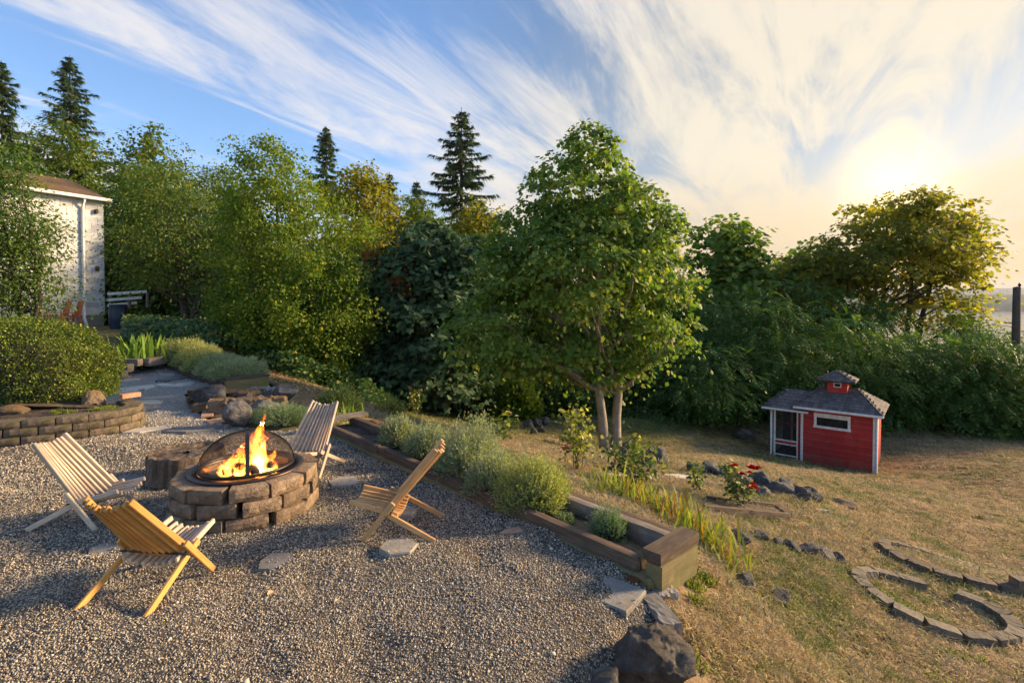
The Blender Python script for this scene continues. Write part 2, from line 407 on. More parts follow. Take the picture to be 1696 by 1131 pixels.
def make_ground():
    xs = warp(-140, 200, 330, 2, 6); ys = warp(-8, 260, 330, 4, 6)
    X, Y = np.meshgrid(xs, ys); Z = H(X, Y)
    p = np.stack([X, Y, np.zeros_like(X)], -1); Z = Z + fbm(p, .8, 3)*.10*np.clip((Y-1)/4, .2, 1) + fbm(p+9, 4, 2)*.03
    ins = inpoly(X, Y, GRAVEL); Z = np.where(ins, H(X, Y)-.15, Z)
    V = np.stack([X, Y, Z], -1).reshape(-1, 3); n = len(xs); i = np.arange(len(ys)-1)[:, None]*n+np.arange(n-1)[None]
    Fq = np.stack([i, i+1, i+n+1, i+n], -1).reshape(-1, 4)
    o = link('ground', big('ground', V, Fq, True), M_GROUND); tag(o, 'dry straw coloured sloping lawn and bare soil around the garden', kind='structure')
make_ground()
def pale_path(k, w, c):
    # paler gravel beyond the pit; its colour is also lifted against the shade there
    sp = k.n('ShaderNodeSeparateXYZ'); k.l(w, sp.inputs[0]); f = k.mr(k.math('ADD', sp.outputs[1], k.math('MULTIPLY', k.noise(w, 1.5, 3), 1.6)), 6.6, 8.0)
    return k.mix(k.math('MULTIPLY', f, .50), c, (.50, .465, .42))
def gravel_mat():
    k = NT('gravel_bed'); w = k.co('World')
    vo = k.n('ShaderNodeTexVoronoi'); k.l(w, vo.inputs['Vector']); vo.inputs['Scale'].default_value = 75
    s = k.n('ShaderNodeSeparateXYZ'); k.l(vo.outputs['Color'], s.inputs[0])
    c = k.ramp(s.outputs[0], [(0, (.09, .09, .095)), (.35, (.20, .19, .18)), (.6, (.33, .29, .24)), (.85, (.45, .40, .32)), (1, (.62, .58, .5))])
    d = k.mr(vo.outputs['Distance'], .0, .55, 1, 0)
    c = k.mix(d, k.mix(1., c, (.3, .28, .26), 'MULTIPLY'), c)
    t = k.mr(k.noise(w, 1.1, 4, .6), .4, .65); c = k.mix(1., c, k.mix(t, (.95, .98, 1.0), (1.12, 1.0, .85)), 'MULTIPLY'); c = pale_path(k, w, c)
    return k.done(k.bsdf(c, .9, .2, k.bump(d, .9, .012)))
def make_gravel():
    st = .05; xs = np.arange(-9.6, 1.6, st); ys = np.arange(-2, 14, st); X, Y = np.meshgrid(xs, ys); Z = gv(X, Y)
    n = len(xs); i = np.arange(len(ys)-1)[:, None]*n+np.arange(n-1)[None]
    Fq = np.stack([i, i+1, i+n+1, i+n], -1).reshape(-1, 4)
    cx = X.ravel()[Fq].mean(1); cyy = Y.ravel()[Fq].mean(1); Fq = Fq[inpoly(cx, cyy, GRAVEL)]
    use = np.unique(Fq); mp = np.full(X.size, -1); mp[use] = np.arange(len(use))
    V = np.stack([X, Y, Z], -1).reshape(-1, 3)[use]
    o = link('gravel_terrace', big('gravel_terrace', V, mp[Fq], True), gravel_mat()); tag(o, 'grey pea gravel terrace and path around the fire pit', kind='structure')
make_gravel()

# ------------------------------------------------------------------ scattering by geometry nodes (only for uncountable stuff)
def proto_collection(name, meshes):
    c = bpy.data.collections.new(name)
    for k, me in enumerate(meshes): c.objects.link(bpy.data.objects.new(f'{name}_{k:02d}', me))
    return c
def scatter(name, pts, rot, scl, coll, label, cat=None):
    me = bpy.data.meshes.new(name); me.vertices.add(len(pts)); me.vertices.foreach_set('co', np.asarray(pts, np.float32).ravel())
    a = me.attributes.new('rot', 'FLOAT_VECTOR', 'POINT'); a.data.foreach_set('vector', np.asarray(rot, np.float32).ravel())
    a = me.attributes.new('scl', 'FLOAT_VECTOR', 'POINT'); a.data.foreach_set('vector', np.asarray(scl, np.float32).ravel())
    o = bpy.data.objects.new(name, me); COL.objects.link(o); tag(o, label, cat, kind='stuff')
    g = bpy.data.node_groups.new(name, 'GeometryNodeTree')
    g.interface.new_socket('Geometry', in_out='INPUT', socket_type='NodeSocketGeometry'); g.interface.new_socket('Geometry', in_out='OUTPUT', socket_type='NodeSocketGeometry')
    N = g.nodes.new; L = g.links.new
    gi = N('NodeGroupInput'); go = N('NodeGroupOutput'); ip = N('GeometryNodeInstanceOnPoints'); ci = N('GeometryNodeCollectionInfo')
    ci.inputs['Collection'].default_value = coll; ci.inputs['Separate Children'].default_value = True; ci.inputs['Reset Children'].default_value = True
    L(gi.outputs[0], ip.inputs['Points']); L(ci.outputs[0], ip.inputs['Instance']); ip.inputs['Pick Instance'].default_value = True
    ra = N('GeometryNodeInputNamedAttribute'); ra.data_type = 'FLOAT_VECTOR'; ra.inputs['Name'].default_value = 'rot'
    sa = N('GeometryNodeInputNamedAttribute'); sa.data_type = 'FLOAT_VECTOR'; sa.inputs['Name'].default_value = 'scl'
    er = N('FunctionNodeEulerToRotation'); L(ra.outputs[0], er.inputs[0]); L(er.outputs[0], ip.inputs['Rotation']); L(sa.outputs[0], ip.inputs['Scale'])
    L(ip.outputs[0], go.inputs[0])
    md = o.modifiers.new('scatter', 'NODES'); md.node_group = g
    return o

def ico(sub=1):
    t = (1+5**.5)/2
    V = [(-1, t, 0), (1, t, 0), (-1, -t, 0), (1, -t, 0), (0, -1, t), (0, 1, t), (0, -1, -t), (0, 1, -t), (t, 0, -1), (t, 0, 1), (-t, 0, -1), (-t, 0, 1)]
    Fc = [(0, 11, 5), (0, 5, 1), (0, 1, 7), (0, 7, 10), (0, 10, 11), (1, 5, 9), (5, 11, 4), (11, 10, 2), (10, 7, 6), (7, 1, 8), (3, 9, 4), (3, 4, 2), (3, 2, 6), (3, 6, 8), (3, 8, 9), (4, 9, 5), (2, 4, 11), (6, 2, 10), (8, 6, 7), (9, 8, 1)]
    V = [np.array(v, float)/np.linalg.norm(v) for v in V]
    for _ in range(sub):
        c = {}; nf = []
        def mid(a, b):
            q = (min(a, b), max(a, b))
            if q not in c: v = V[a]+V[b]; V.append(v/np.linalg.norm(v)); c[q] = len(V)-1
            return c[q]
        for a, b, d in Fc: x, y, z = mid(a, b), mid(b, d), mid(d, a); nf += [(a, x, z), (b, y, x), (d, z, y), (x, y, z)]
        Fc = nf
    return np.array(V), np.array(Fc)
def rock_mesh(name, r, sub=3, planes=14, rough=.06, sq=(1, 1, .7)):
    D, Fc = ico(sub); n = r.normal(size=(planes, 3)); n /= np.linalg.norm(n, axis=1)[:, None]; d = r.uniform(.62, 1.0, planes)
    dp = D @ n.T; rad = np.where(dp > .05, d[None]/np.maximum(dp, .05), 9).min(1); rad = np.minimum(rad, 1.12)
    off = r.uniform(0, 20, 3); V = D*rad[:, None]; V = V*(1+rough*4*fbm(V+off, 1.6, 4)[:, None]+rough*1.6*fbm(V+off, 6, 3)[:, None])
    return big(name, V*np.array(sq), Fc, sub >= 3)

# pebbles
def pebble_mat():
    k = NT('pebble'); r = k.orand()
    c = k.ramp(r, [(0, (.14, .125, .105)), (.22, (.235, .20, .16)), (.45, (.35, .29, .215)), (.65, (.43, .35, .24)), (.85, (.51, .415, .285)), (.98, (.62, .54, .42))])
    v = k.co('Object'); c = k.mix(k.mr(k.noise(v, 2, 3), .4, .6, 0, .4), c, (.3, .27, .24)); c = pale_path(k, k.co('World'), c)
    return k.done(k.bsdf(c, .75, .35))
M_PEB = pebble_mat()
pm = []
for k in range(7):
    D, Fc = ico(0 if k else 1); V = D*rng.uniform(.75, 1.2, (len(D), 1))*np.array([1, rng.uniform(.6, .95), rng.uniform(.45, .7)])
    me = big('pebble', V, Fc, True); me.materials.append(M_PEB); pm.append(me)
PEBC = proto_collection('pebble_kinds', pm)
def make_pebbles():
    pts = []; sc = []
    for y0, y1, dens, s in ((1.6, 3.0, 9500, .0043), (3.0, 4.4, 6200, .0050), (4.4, 6.4, 2600, .0070), (6.4, 9.5, 800, .010), (9.5, 13.5, 160, .016)):
        x0, x1 = max(-9.5, -1.08*y1-.3), 1.3; n = int((x1-x0)*(y1-y0)*dens)
        x = rng.uniform(x0, x1, n); y = rng.uniform(y0, y1, n); m = inpoly(x, y, GRAVEL) & (np.abs(x) < 1.06*y+.25); x = x[m]; y = y[m]
        q = vn(np.stack([x, y, 0*x], -1), 3.); m = rng.random(len(x)) < .45+.9*q; x = x[m]; y = y[m]
        pts.append(np.stack([x, y, gv(x, y)+s*.12], -1)); a = s*np.exp(rng.normal(0, .3, len(x))); sc.append(np.stack([a, a, a], -1))
    # a rim of stray stones over the edge
    pts = np.vstack(pts); sc = np.vstack(sc)
    big_ = rng.random(len(pts)) < .0012; sc[big_] *= rng.uniform(2.0, 3.6, (big_.sum(), 1))
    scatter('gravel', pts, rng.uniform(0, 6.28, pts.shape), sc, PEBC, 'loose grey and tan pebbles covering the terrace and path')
make_pebbles()

# ------------------------------------------------------------------ grass
def tuft(r, n, hgt, w, spread, lean):
    V = []; Fc = []
    for i in range(n):
        a = r.uniform(0, 6.28); d = np.array([math.cos(a), math.sin(a), 0]); b = np.array([r.normal(0, spread), r.normal(0, spread), -.01])
        h = hgt*r.uniform(.5, 1.15); ln = lean*r.uniform(.3, 1.4); s = np.array([-d[1], d[0], 0])*w
        m = b+d*h*ln*.35+np.array([0, 0, h*.6]); t = b+d*h*ln+np.array([0, 0, h*(1-.35*ln)]); k = len(V)
        V += [b-s, b+s, m+s*.8, m-s*.8, t]; Fc += [(k, k+1, k+2), (k, k+2, k+3), (k+3, k+2, k+4)]
    return np.array(V), np.array(Fc)
def grass_mat():
    k = NT('lawn_grass'); w = k.co('World'); gm = lawn_colour(k, w); i = k.island(); r = k.orand()
    dry = k.ramp(i, [(0, (.22, .145, .07)), (.5, (.42, .30, .15)), (1, (.60, .47, .27))]); grn = k.ramp(i, [(0, (.07, .10, .022)), (.6, (.16, .20, .05)), (1, (.30, .30, .09))])
    f = k.mr(k.math('ADD', k.math('MULTIPLY', r, .6), k.math('MULTIPLY', gm, .8)), .45, .85)
    c = k.mix(f, dry, grn); b = k.bsdf(c, .7, .15); tl = k.n('ShaderNodeBsdfTranslucent'); k.l(c, tl.inputs[0])
    mx = k.n('ShaderNodeMixShader'); mx.inputs[0].default_value = .3; k.l(b, mx.inputs[1]); k.l(tl.outputs[0], mx.inputs[2]); return k.done(mx.outputs[0])
M_GRASS = grass_mat()
def green_mat(name, a, b, c, tr=.35):
    k = NT(name); i = k.island(); w = k.co('World'); f = k.math('ADD', k.math('MULTIPLY', i, .7), k.mr(k.noise(w, 3, 3), .35, .65, 0, .35), True)
    cc = k.ramp(f, [(0, a), (.5, b), (1, c)]); s = k.bsdf(cc, .6, .2); tl = k.n('ShaderNodeBsdfTranslucent'); k.l(k.mix(1., cc, (1.5, 1.4, .6), 'MULTIPLY'), tl.inputs[0])
    mx = k.n('ShaderNodeMixShader'); mx.inputs[0].default_value = tr; k.l(s, mx.inputs[1]); k.l(tl.outputs[0], mx.inputs[2]); return k.done(mx.outputs[0])
M_GREENGRASS = green_mat('green_grass', (.06, .09, .015), (.15, .20, .03), (.32, .34, .07))
gt = []
for k in range(6):
    V, Fc = tuft(rng, 16, .06, .0028, .035, .9 if k < 4 else 1.6); me = big('tuft', V, Fc); me.materials.append(M_GRASS); gt.append(me)
GRC = proto_collection('grass_kinds', gt)
PLANTER0 = np.array([.80, 2.85]); AX = np.array([-.675, .737]); AX /= np.linalg.norm(AX); PX = np.array([AX[1], -AX[0]])
def planter_uv(x, y):
    dx = np.asarray(x)-PLANTER0[0]; dy = np.asarray(y)-PLANTER0[1]; return dx*AX[0]+dy*AX[1], dx*PX[0]+dy*PX[1]
def ground_z(x, y):
    p = np.stack([x, y, np.zeros_like(x)], -1); return H(x, y) + fbm(p, .8, 3)*.10*np.clip((y-1)/4, .2, 1) + fbm(p+9, 4, 2)*.03
def gz(x, y): return float(ground_z(np.array([float(x)]), np.array([float(y)]))[0])
def make_grass():
    pts = []; sc = []
    for y0, y1, dens, s in ((2.0, 3.6, 2600, .85), (3.6, 5.5, 1500, .95), (5.5, 7.5, 700, 1.05), (7.5, 12, 220, 1.1), (12, 19, 90, 1.4)):
        x0, x1 = -3.5, 1.06*y1+.5; n = int((x1-x0)*(y1-y0)*dens); x = rng.uniform(x0, x1, n); y = rng.uniform(y0, y1, n)
        a, b = planter_uv(x, y)
        m = ~inpoly(x, y, GRAVEL) & (np.abs(x) < 1.06*y+.3) & ~((a > -.12) & (a < 4.8) & (b > -.1) & (b < .62)) & (b > -.05)
        q = fbm(np.stack([x, y, 0*x], -1), 2.2, 3)+.5; m &= rng.random(n) < np.clip((q-.28)*3., .35, 1)
        x = x[m]; y = y[m]; pts.append(np.stack([x, y, ground_z(x, y)], -1)); h = s*rng.uniform(.6, 1.3, len(x)); sc.append(np.stack([h*1.25, h*1.25, h*.72], -1))
    pts = np.vstack(pts); sc = np.vstack(sc); rot = np.zeros_like(pts); rot[:, 2] = rng.uniform(0, 6.28, len(pts)); rot[:, :2] = rng.normal(0, .15, (len(pts), 2))
    scatter('lawn_grass', pts, rot, sc, GRC, 'short dry lawn grass with green patches on the slope')
make_grass()
# litter: fallen leaves and twigs
def make_litter():
    k = NT('fallen_leaf'); c = k.ramp(k.orand(), [(0, (.20, .10, .04)), (.4, (.38, .22, .08)), (.7, (.55, .36, .12)), (1, (.45, .33, .2))]); m = k.done(k.bsdf(c, .8, .2))
    ms = []
    for q in range(4):
        V = np.array([(0, -1, 0), (.5, -.2, .15), (.35, .5, .1), (0, 1, .25), (-.35, .5, .1), (-.5, -.2, .15), (0, 0, 0.)])+rng.normal(0, .07, (7, 3)); me = big('leaf', V, np.array([(6, i, (i+1) % 6) for i in range(6)])); me.materials.append(m); ms.append(me)
    x = []; y = []
    n = 4200; a = rng.uniform(-8, 16, n); b = rng.uniform(2, 18, n); keep = (np.abs(a) < 1.05*b); ing = inpoly(a, b, GRAVEL)
    keep &= (~ing) | (rng.random(n) < .10); a = a[keep]; b = b[keep]; ing = ing[keep]
    # gold leaves on the bank below the far bed
    n2 = 2600; t = rng.random(n2); c0 = G(505, 652); c1 = G(300, 575); a2 = c0[0]+(c1[0]-c0[0])*t+rng.normal(.2, .6, n2); b2 = c0[1]+(c1[1]-c0[1])*t+rng.normal(.6, .8, n2)
    k2 = ~inpoly(a2, b2, GRAVEL); a = np.concatenate([a, a2[k2]]); b = np.concatenate([b, b2[k2]]); ing = np.concatenate([ing, np.zeros(k2.sum(), bool)])
    z = np.where(ing, gv(a, b)+.006, ground_z(a, b)+.02)
    s = rng.uniform(.015, .035, len(a)); rot = rng.normal(0, .35, (len(a), 3)); rot[:, 2] = rng.uniform(0, 6.28, len(a))
    scatter('leaf_litter', np.stack([a, b, z], -1), rot, np.stack([s, s, s], -1), proto_collection('leaf_kinds', ms), 'dry fallen leaves scattered over lawn and bank')
make_litter()

# ------------------------------------------------------------------ water and far shore
def make_far():
    WZ = -37.; FARY = 7800
    k = NT('water'); w = k.co('World', (.02, .05, .05)); n = k.noise(w, 1., 5, .6)
    m = k.done(k.bsdf((.03, .05, .06), .16, .5, k.bump(n, .25, 2.)))
    o = link('water', mk('water', [(-9000, 60, WZ), (12000, 60, WZ), (12000, FARY, WZ), (-9000, FARY, WZ)], [(0, 1, 2, 3)]), m); tag(o, 'calm pale inlet water beyond the trees', kind='structure')
    k = NT('far_forest'); w = k.co('World', (.02, .02, .05)); c = k.mix(k.mr(k.noise(w, 1.2, 5, .6), .35, .65), (.035, .06, .035), (.07, .10, .05)); mf = k.done(k.bsdf(c, .95, .05))
    def ridge(name, y0, hgt, amp, sc, seed, lab, dep):
        xs = np.linspace(-3000, 9000, 420); base = hgt*(.75+amp*fbm(np.stack([xs, 0*xs+seed, 0*xs], -1), sc, 5)); V = []; rows = []
        for q, (f, dz) in enumerate(((0, 0), (.06, .35), (.2, .7), (.45, .92), (.8, 1.), (1.3, .6), (1.6, -.1))):
            yy = y0+dep*f+0*xs; zz = WZ-2+(base+2)*dz*(1+.08*fbm(np.stack([xs, yy, 0*xs], -1), .02, 3)); rows.append(np.stack([xs, yy, zz], -1))
        V = np.vstack(rows); n = len(xs); i = np.arange(len(rows)-1)[:, None]*n+np.arange(n-1)[None]
        o = link(name, big(name, V, np.stack([i, i+1, i+n+1, i+n], -1).reshape(-1, 4), True), mf); tag(o, lab, kind='structure')
    global haze_box
    ridge('far_shore_hills', 2150, 88, .5, .0012, 3., 'low wooded far shore across the water', 500)
    ridge('far_mountains', 5200, 225, .9, .0005, 9., 'pale mountain ridge behind the far shore', 1800)
make_far()

# ------------------------------------------------------------------ foliage makers
def nrm(a): return a/(np.linalg.norm(a, axis=-1, keepdims=True)+1e-9)
LEAF_SIMPLE = (np.array([(0, 0, 0), (.28, .45, .06), (0, 1, -.05), (-.28, .45, .06)], float), np.array([(0, 1, 2), (0, 2, 3)]))
LEAF_ROUND = (np.array([(0, 0, 0), (.42, .35, .08), (.3, .8, .04), (0, 1, -.06), (-.3, .8, .04), (-.42, .35, .08)], float), np.array([(0, 1, 2), (0, 2, 3), (0, 3, 4), (0, 4, 5)]))
def _palm():
    o = [(0, -.02), (.22, .02), (.55, .0), (.42, .28), (.62, .52), (.26, .56), (0, 1.0), (-.26, .56), (-.62, .52), (-.42, .28), (-.55, .0), (-.22, .02)]
    V = [(0, .28, .0)]+[(x, y, -.12*abs(x)-.10*max(0, y-.3)+.05*((i % 2) == 0)) for i, (x, y) in enumerate(o)]
    return np.array(V, float), np.array([(0, 1+i, 1+(i+1) % len(o)) for i in range(len(o))])
LEAF_PALM = _palm()
def _palm5():
    o = [(0, 0), (.5, .05), (.3, .35), (.55, .6), (0, 1), (-.55, .6), (-.3, .35), (-.5, .05)]
    V = [(0, .3, .03)]+[(x, y, -.15*abs(x)) for x, y in o]; return np.array(V, float), np.array([(0, 1+i, 1+(i+1) % len(o)) for i in range(len(o))])
LEAF_PALM5 = _palm5()
def _pinnate(n=5):
    V = []; Fc = []
    for i in range(n):
        y = .10+.85*i/(n-1); l = .30*(1-.55*(abs(i/(n-1)-.4)))*(1 if i < n-1 else .8); z = -.30*y*y
        for s in ((-1, 1) if i < n-1 else (0,)):
            k = len(V); w = .085
            if s: V += [(0, y, z), (s*l*.5, y+.06+w, z-.02), (s*l, y+.16, z-.09), (s*l*.5, y+.06-w, z-.02)]
            else: V += [(0, y, z), (w, y+l*.5, z-.05), (0, y+l, z-.12), (-w, y+l*.5, z-.05)]
            Fc += [(k, k+1, k+2), (k, k+2, k+3)]
    V += [(-.012, 0, 0), (.012, 0, 0), (0, .95, -.28)]; k = len(V); Fc += [(k-3, k-2, k-1)]
    return np.array(V, float), np.array(Fc)
LEAF_PINN = _pinnate()
def leaves(pos, fwd, nor, size, tmpl):
    """pos,fwd,nor (n,3), size (n,) -> V, F"""
    T, Fc = tmpl; fwd = nrm(fwd); side = nrm(np.cross(fwd, nor)); up = np.cross(side, fwd); s = np.asarray(size)[:, None, None]
    V = pos[:, None, :] + s*(T[None, :, 0:1]*side[:, None]+T[None, :, 1:2]*fwd[:, None]+T[None, :, 2:3]*up[:, None])
    n = len(pos); Fa = Fc[None]+(np.arange(n)*len(T))[:, None, None]
    return V.reshape(-1, 3), Fa.reshape(-1, 3)
def lump(dirs, r, k=9, amp=.22):
    c = nrm(r.normal(size=(k, 3))); a = r.uniform(-.3, 1., k); return 1+amp*((np.exp(-(1-dirs @ c.T)/.12)*a[None]).sum(1)-.25)
def clumps(env, n, r, shell=.5, amp=.25):
    """env: list of (centre, radii). clump centres and outward directions"""
    w = np.array([np.prod(e[1])**(2/3) for e in env]); w = w/w.sum(); C = []; O = []
    for (c, rad), k in zip(env, np.maximum(1, np.round(w*n)).astype(int)):
        d = nrm(r.normal(size=(k, 3))); t = shell+(1-shell)*np.sqrt(r.random(k)); rr = lump(d, r, 10, amp)*t
        C.append(np.array(c)+d*np.array(rad)*rr[:, None]); O.append(nrm(d*np.array(rad)))
    return np.vstack(C), np.vstack(O)
def fill(C, O, per, spread, flat, size, r, tmpl, droop=.35, nup=.9, jit=.45, szv=.25, out=.5):
    n = len(C)*per; c = np.repeat(C, per, 0); o = np.repeat(O, per, 0); off = r.normal(size=(n, 3))*np.array([1, 1, flat])*spread*np.repeat(r.uniform(.6, 1.3, len(C)), per)[:, None]
    hd = np.linalg.norm(off[:, :2], axis=1); off[:, 2] -= droop*hd**2/max(spread, 1e-3)*.5
    oh = o*np.array([1, 1, .2]); fwd = oh*out+nrm(off)*.6+r.normal(0, .35, (n, 3))+np.array([0, 0, -droop])
    nor = np.array([0, 0, nup])+o*.5+r.normal(0, jit, (n, 3))
    return leaves(c+off, fwd, nor, size*np.exp(r.normal(0, szv, n)), tmpl)
def curve(a, b, bend, n=7, r=None, wob=.0):
    t = np.linspace(0, 1, n)[:, None]; a = np.array(a, float); b = np.array(b, float); m = (a+b)/2+np.array(bend, float); p = (1-t)**2*a+2*t*(1-t)*m+t*t*b
    if wob: p[1:-1] += (r or rng).normal(0, wob, (n-2, 3))
    return p
M_BARK = stonemat('bark', (.14, .115, .09), (.26, .22, .175), scale=5, fine=40, bump=.9, bd=.02, kind='Object', orv=.1)
M_BARKP = stonemat('pale_bark', (.24, .20, .155), (.40, .345, .27), scale=5, fine=40, bump=.9, bd=.02, kind='Object', orv=.1)
M_BARKD = stonemat('dark_bark', (.05, .04, .032), (.10, .08, .06), scale=5, fine=40, bump=.9, bd=.02, kind='Object', orv=.1)
def tree(name, label, base, stems, env, lm, bm=None, nclump=150, per=70, spread=.35, flat=.4, size=.12, tmpl=LEAF_SIMPLE, seed=1, r0=.15, droop=.35, shell=.5, amp=.25,
         nbr=40, rise=.6, group=None, nup=.9, cat='tree', extra=None, brad=.25, jit=.45, out=.5):
    """base: foot of the trunk (world). stems: list of (offset, top) of stems; env in metres relative to base"""
    r = np.random.default_rng(seed); o = thing(name, label, cat, base, 0, group)
    C, O = clumps(env, nclump, r, shell, amp)
    V, Fc = fill(C, O, per, spread, flat, size, r, tmpl, droop, nup, jit, out=out)
    if extra: V, Fc = join([(V, Fc)]+extra(r, C, O))
    link('crown', big('crown', V, Fc), lm, o)
    parts = []; brs = []; paths = []
    for off, top in stems:
        p = curve(off, top, r.normal(0, .12, 3)*np.array([1, 1, 0]), 12, r, .02); L = np.linspace(0, 1, 12); rad = r0/len(stems)**.4*(1-.85*L)+.012; rad[0] *= 1.35; rad[1] *= 1.08
        parts.append(tube(p, rad, 10, True, .04, r)); paths.append((p, rad))
    sel = r.permutation(len(C))[:nbr]
    for q in sel:
        p, rad = paths[r.integers(len(paths))]; c = C[q]; hd = np.linalg.norm(c[:2]-p[-1][:2]); zt = c[2]-rise*hd-r.uniform(0, .5)
        k = int(np.clip(np.searchsorted(p[:, 2], zt), 3, len(p)-2)); a = p[k]
        b = curve(a, c, np.array([0, 0, r.uniform(-.1, .18)*np.linalg.norm(c-a)]), 7, r, .03); brs.append(tube(b, np.linspace(rad[k]*brad*1.6, .006, 7), 5, True))
    link('trunk', big('trunk', *join(parts), True), bm or M_BARK, o)
    if brs: link('branches', big('branches', *join(brs), True), bm or M_BARK, o)
    return o
def boxenv(u0, u1, v0, v1, y, base, dy=None, split=1, r=None):
    """a crown that fills a span of the view at depth y, as ellipsoids relative to base"""
    a = P(u0, v1, y); b = P(u1, v0, y); c = (a+b)/2-np.array(base); rx = (b[0]-a[0])/2; rz = (b[2]-a[2])/2; return c, np.array([rx, dy or rx, rz])

# leaf colours
ML_MAPLE = leafmat('maple_leaf', (0.070, 0.147, 0.031), (0.171, 0.248, 0.040), (0.310, 0.310, 0.054), .42, .45)
ML_MAPLEGLOW = leafmat('maple_leaf_glow', (.12, .155, .03), (.26, .245, .035), (.40, .30, .04), .6, .3)  # evening glow on the crown is painted into the leaf colour
ML_YG = leafmat('yellow_green_leaf', (.075, .145, .018), (.165, .225, .022), (.31, .30, .03), .40, .45, amt3=.10)
ML_DARKBLUE = leafmat('dark_big_leaf', (.04, .085, .042), (.08, .14, .065), (.16, .21, .09), .25, .6, .6, spec=.2)
ML_OLIVE = leafmat('olive_leaf', (.055, .11, .02), (.125, .175, .026), (.25, .22, .035), .36, .28, amt3=.09)
ML_MID = leafmat('mid_green_leaf', (.05, .11, .022), (.11, .18, .03), (.20, .23, .04), .35, .35)
ML_GOLD = leafmat('sunset_gold_leaf', (.13, .155, .02), (.29, .26, .028), (.36, .27, .03), .42, .25)  # gold is part leaf colour, part sunset light painted in
ML_SUMAC = leafmat('locust_leaf', (.036, .095, .022), (.085, .165, .03), (.16, .24, .04), .3, .5)
ML_HEDGE = leafmat('hedge_leaf', (0.062, 0.106, 0.018), (0.150, 0.200, 0.027), (0.338, 0.338, 0.062), .3, 1.2)
ML_FIR = leafmat('fir_needles', (0.035, 0.077, 0.036), (0.077, 0.126, 0.048), (0.140, 0.154, 0.049), .15, .4)
ML_IVY = leafmat('ivy_leaf', (0.036, 0.085, 0.021), (0.085, 0.150, 0.031), (0.234, 0.234, 0.046), .25, .8, .4, spec=.4, amt3=.06)
ML_RED = leafmat('dead_leaf', (0.200, 0.060, 0.020), (0.300, 0.110, 0.040), None, .3)

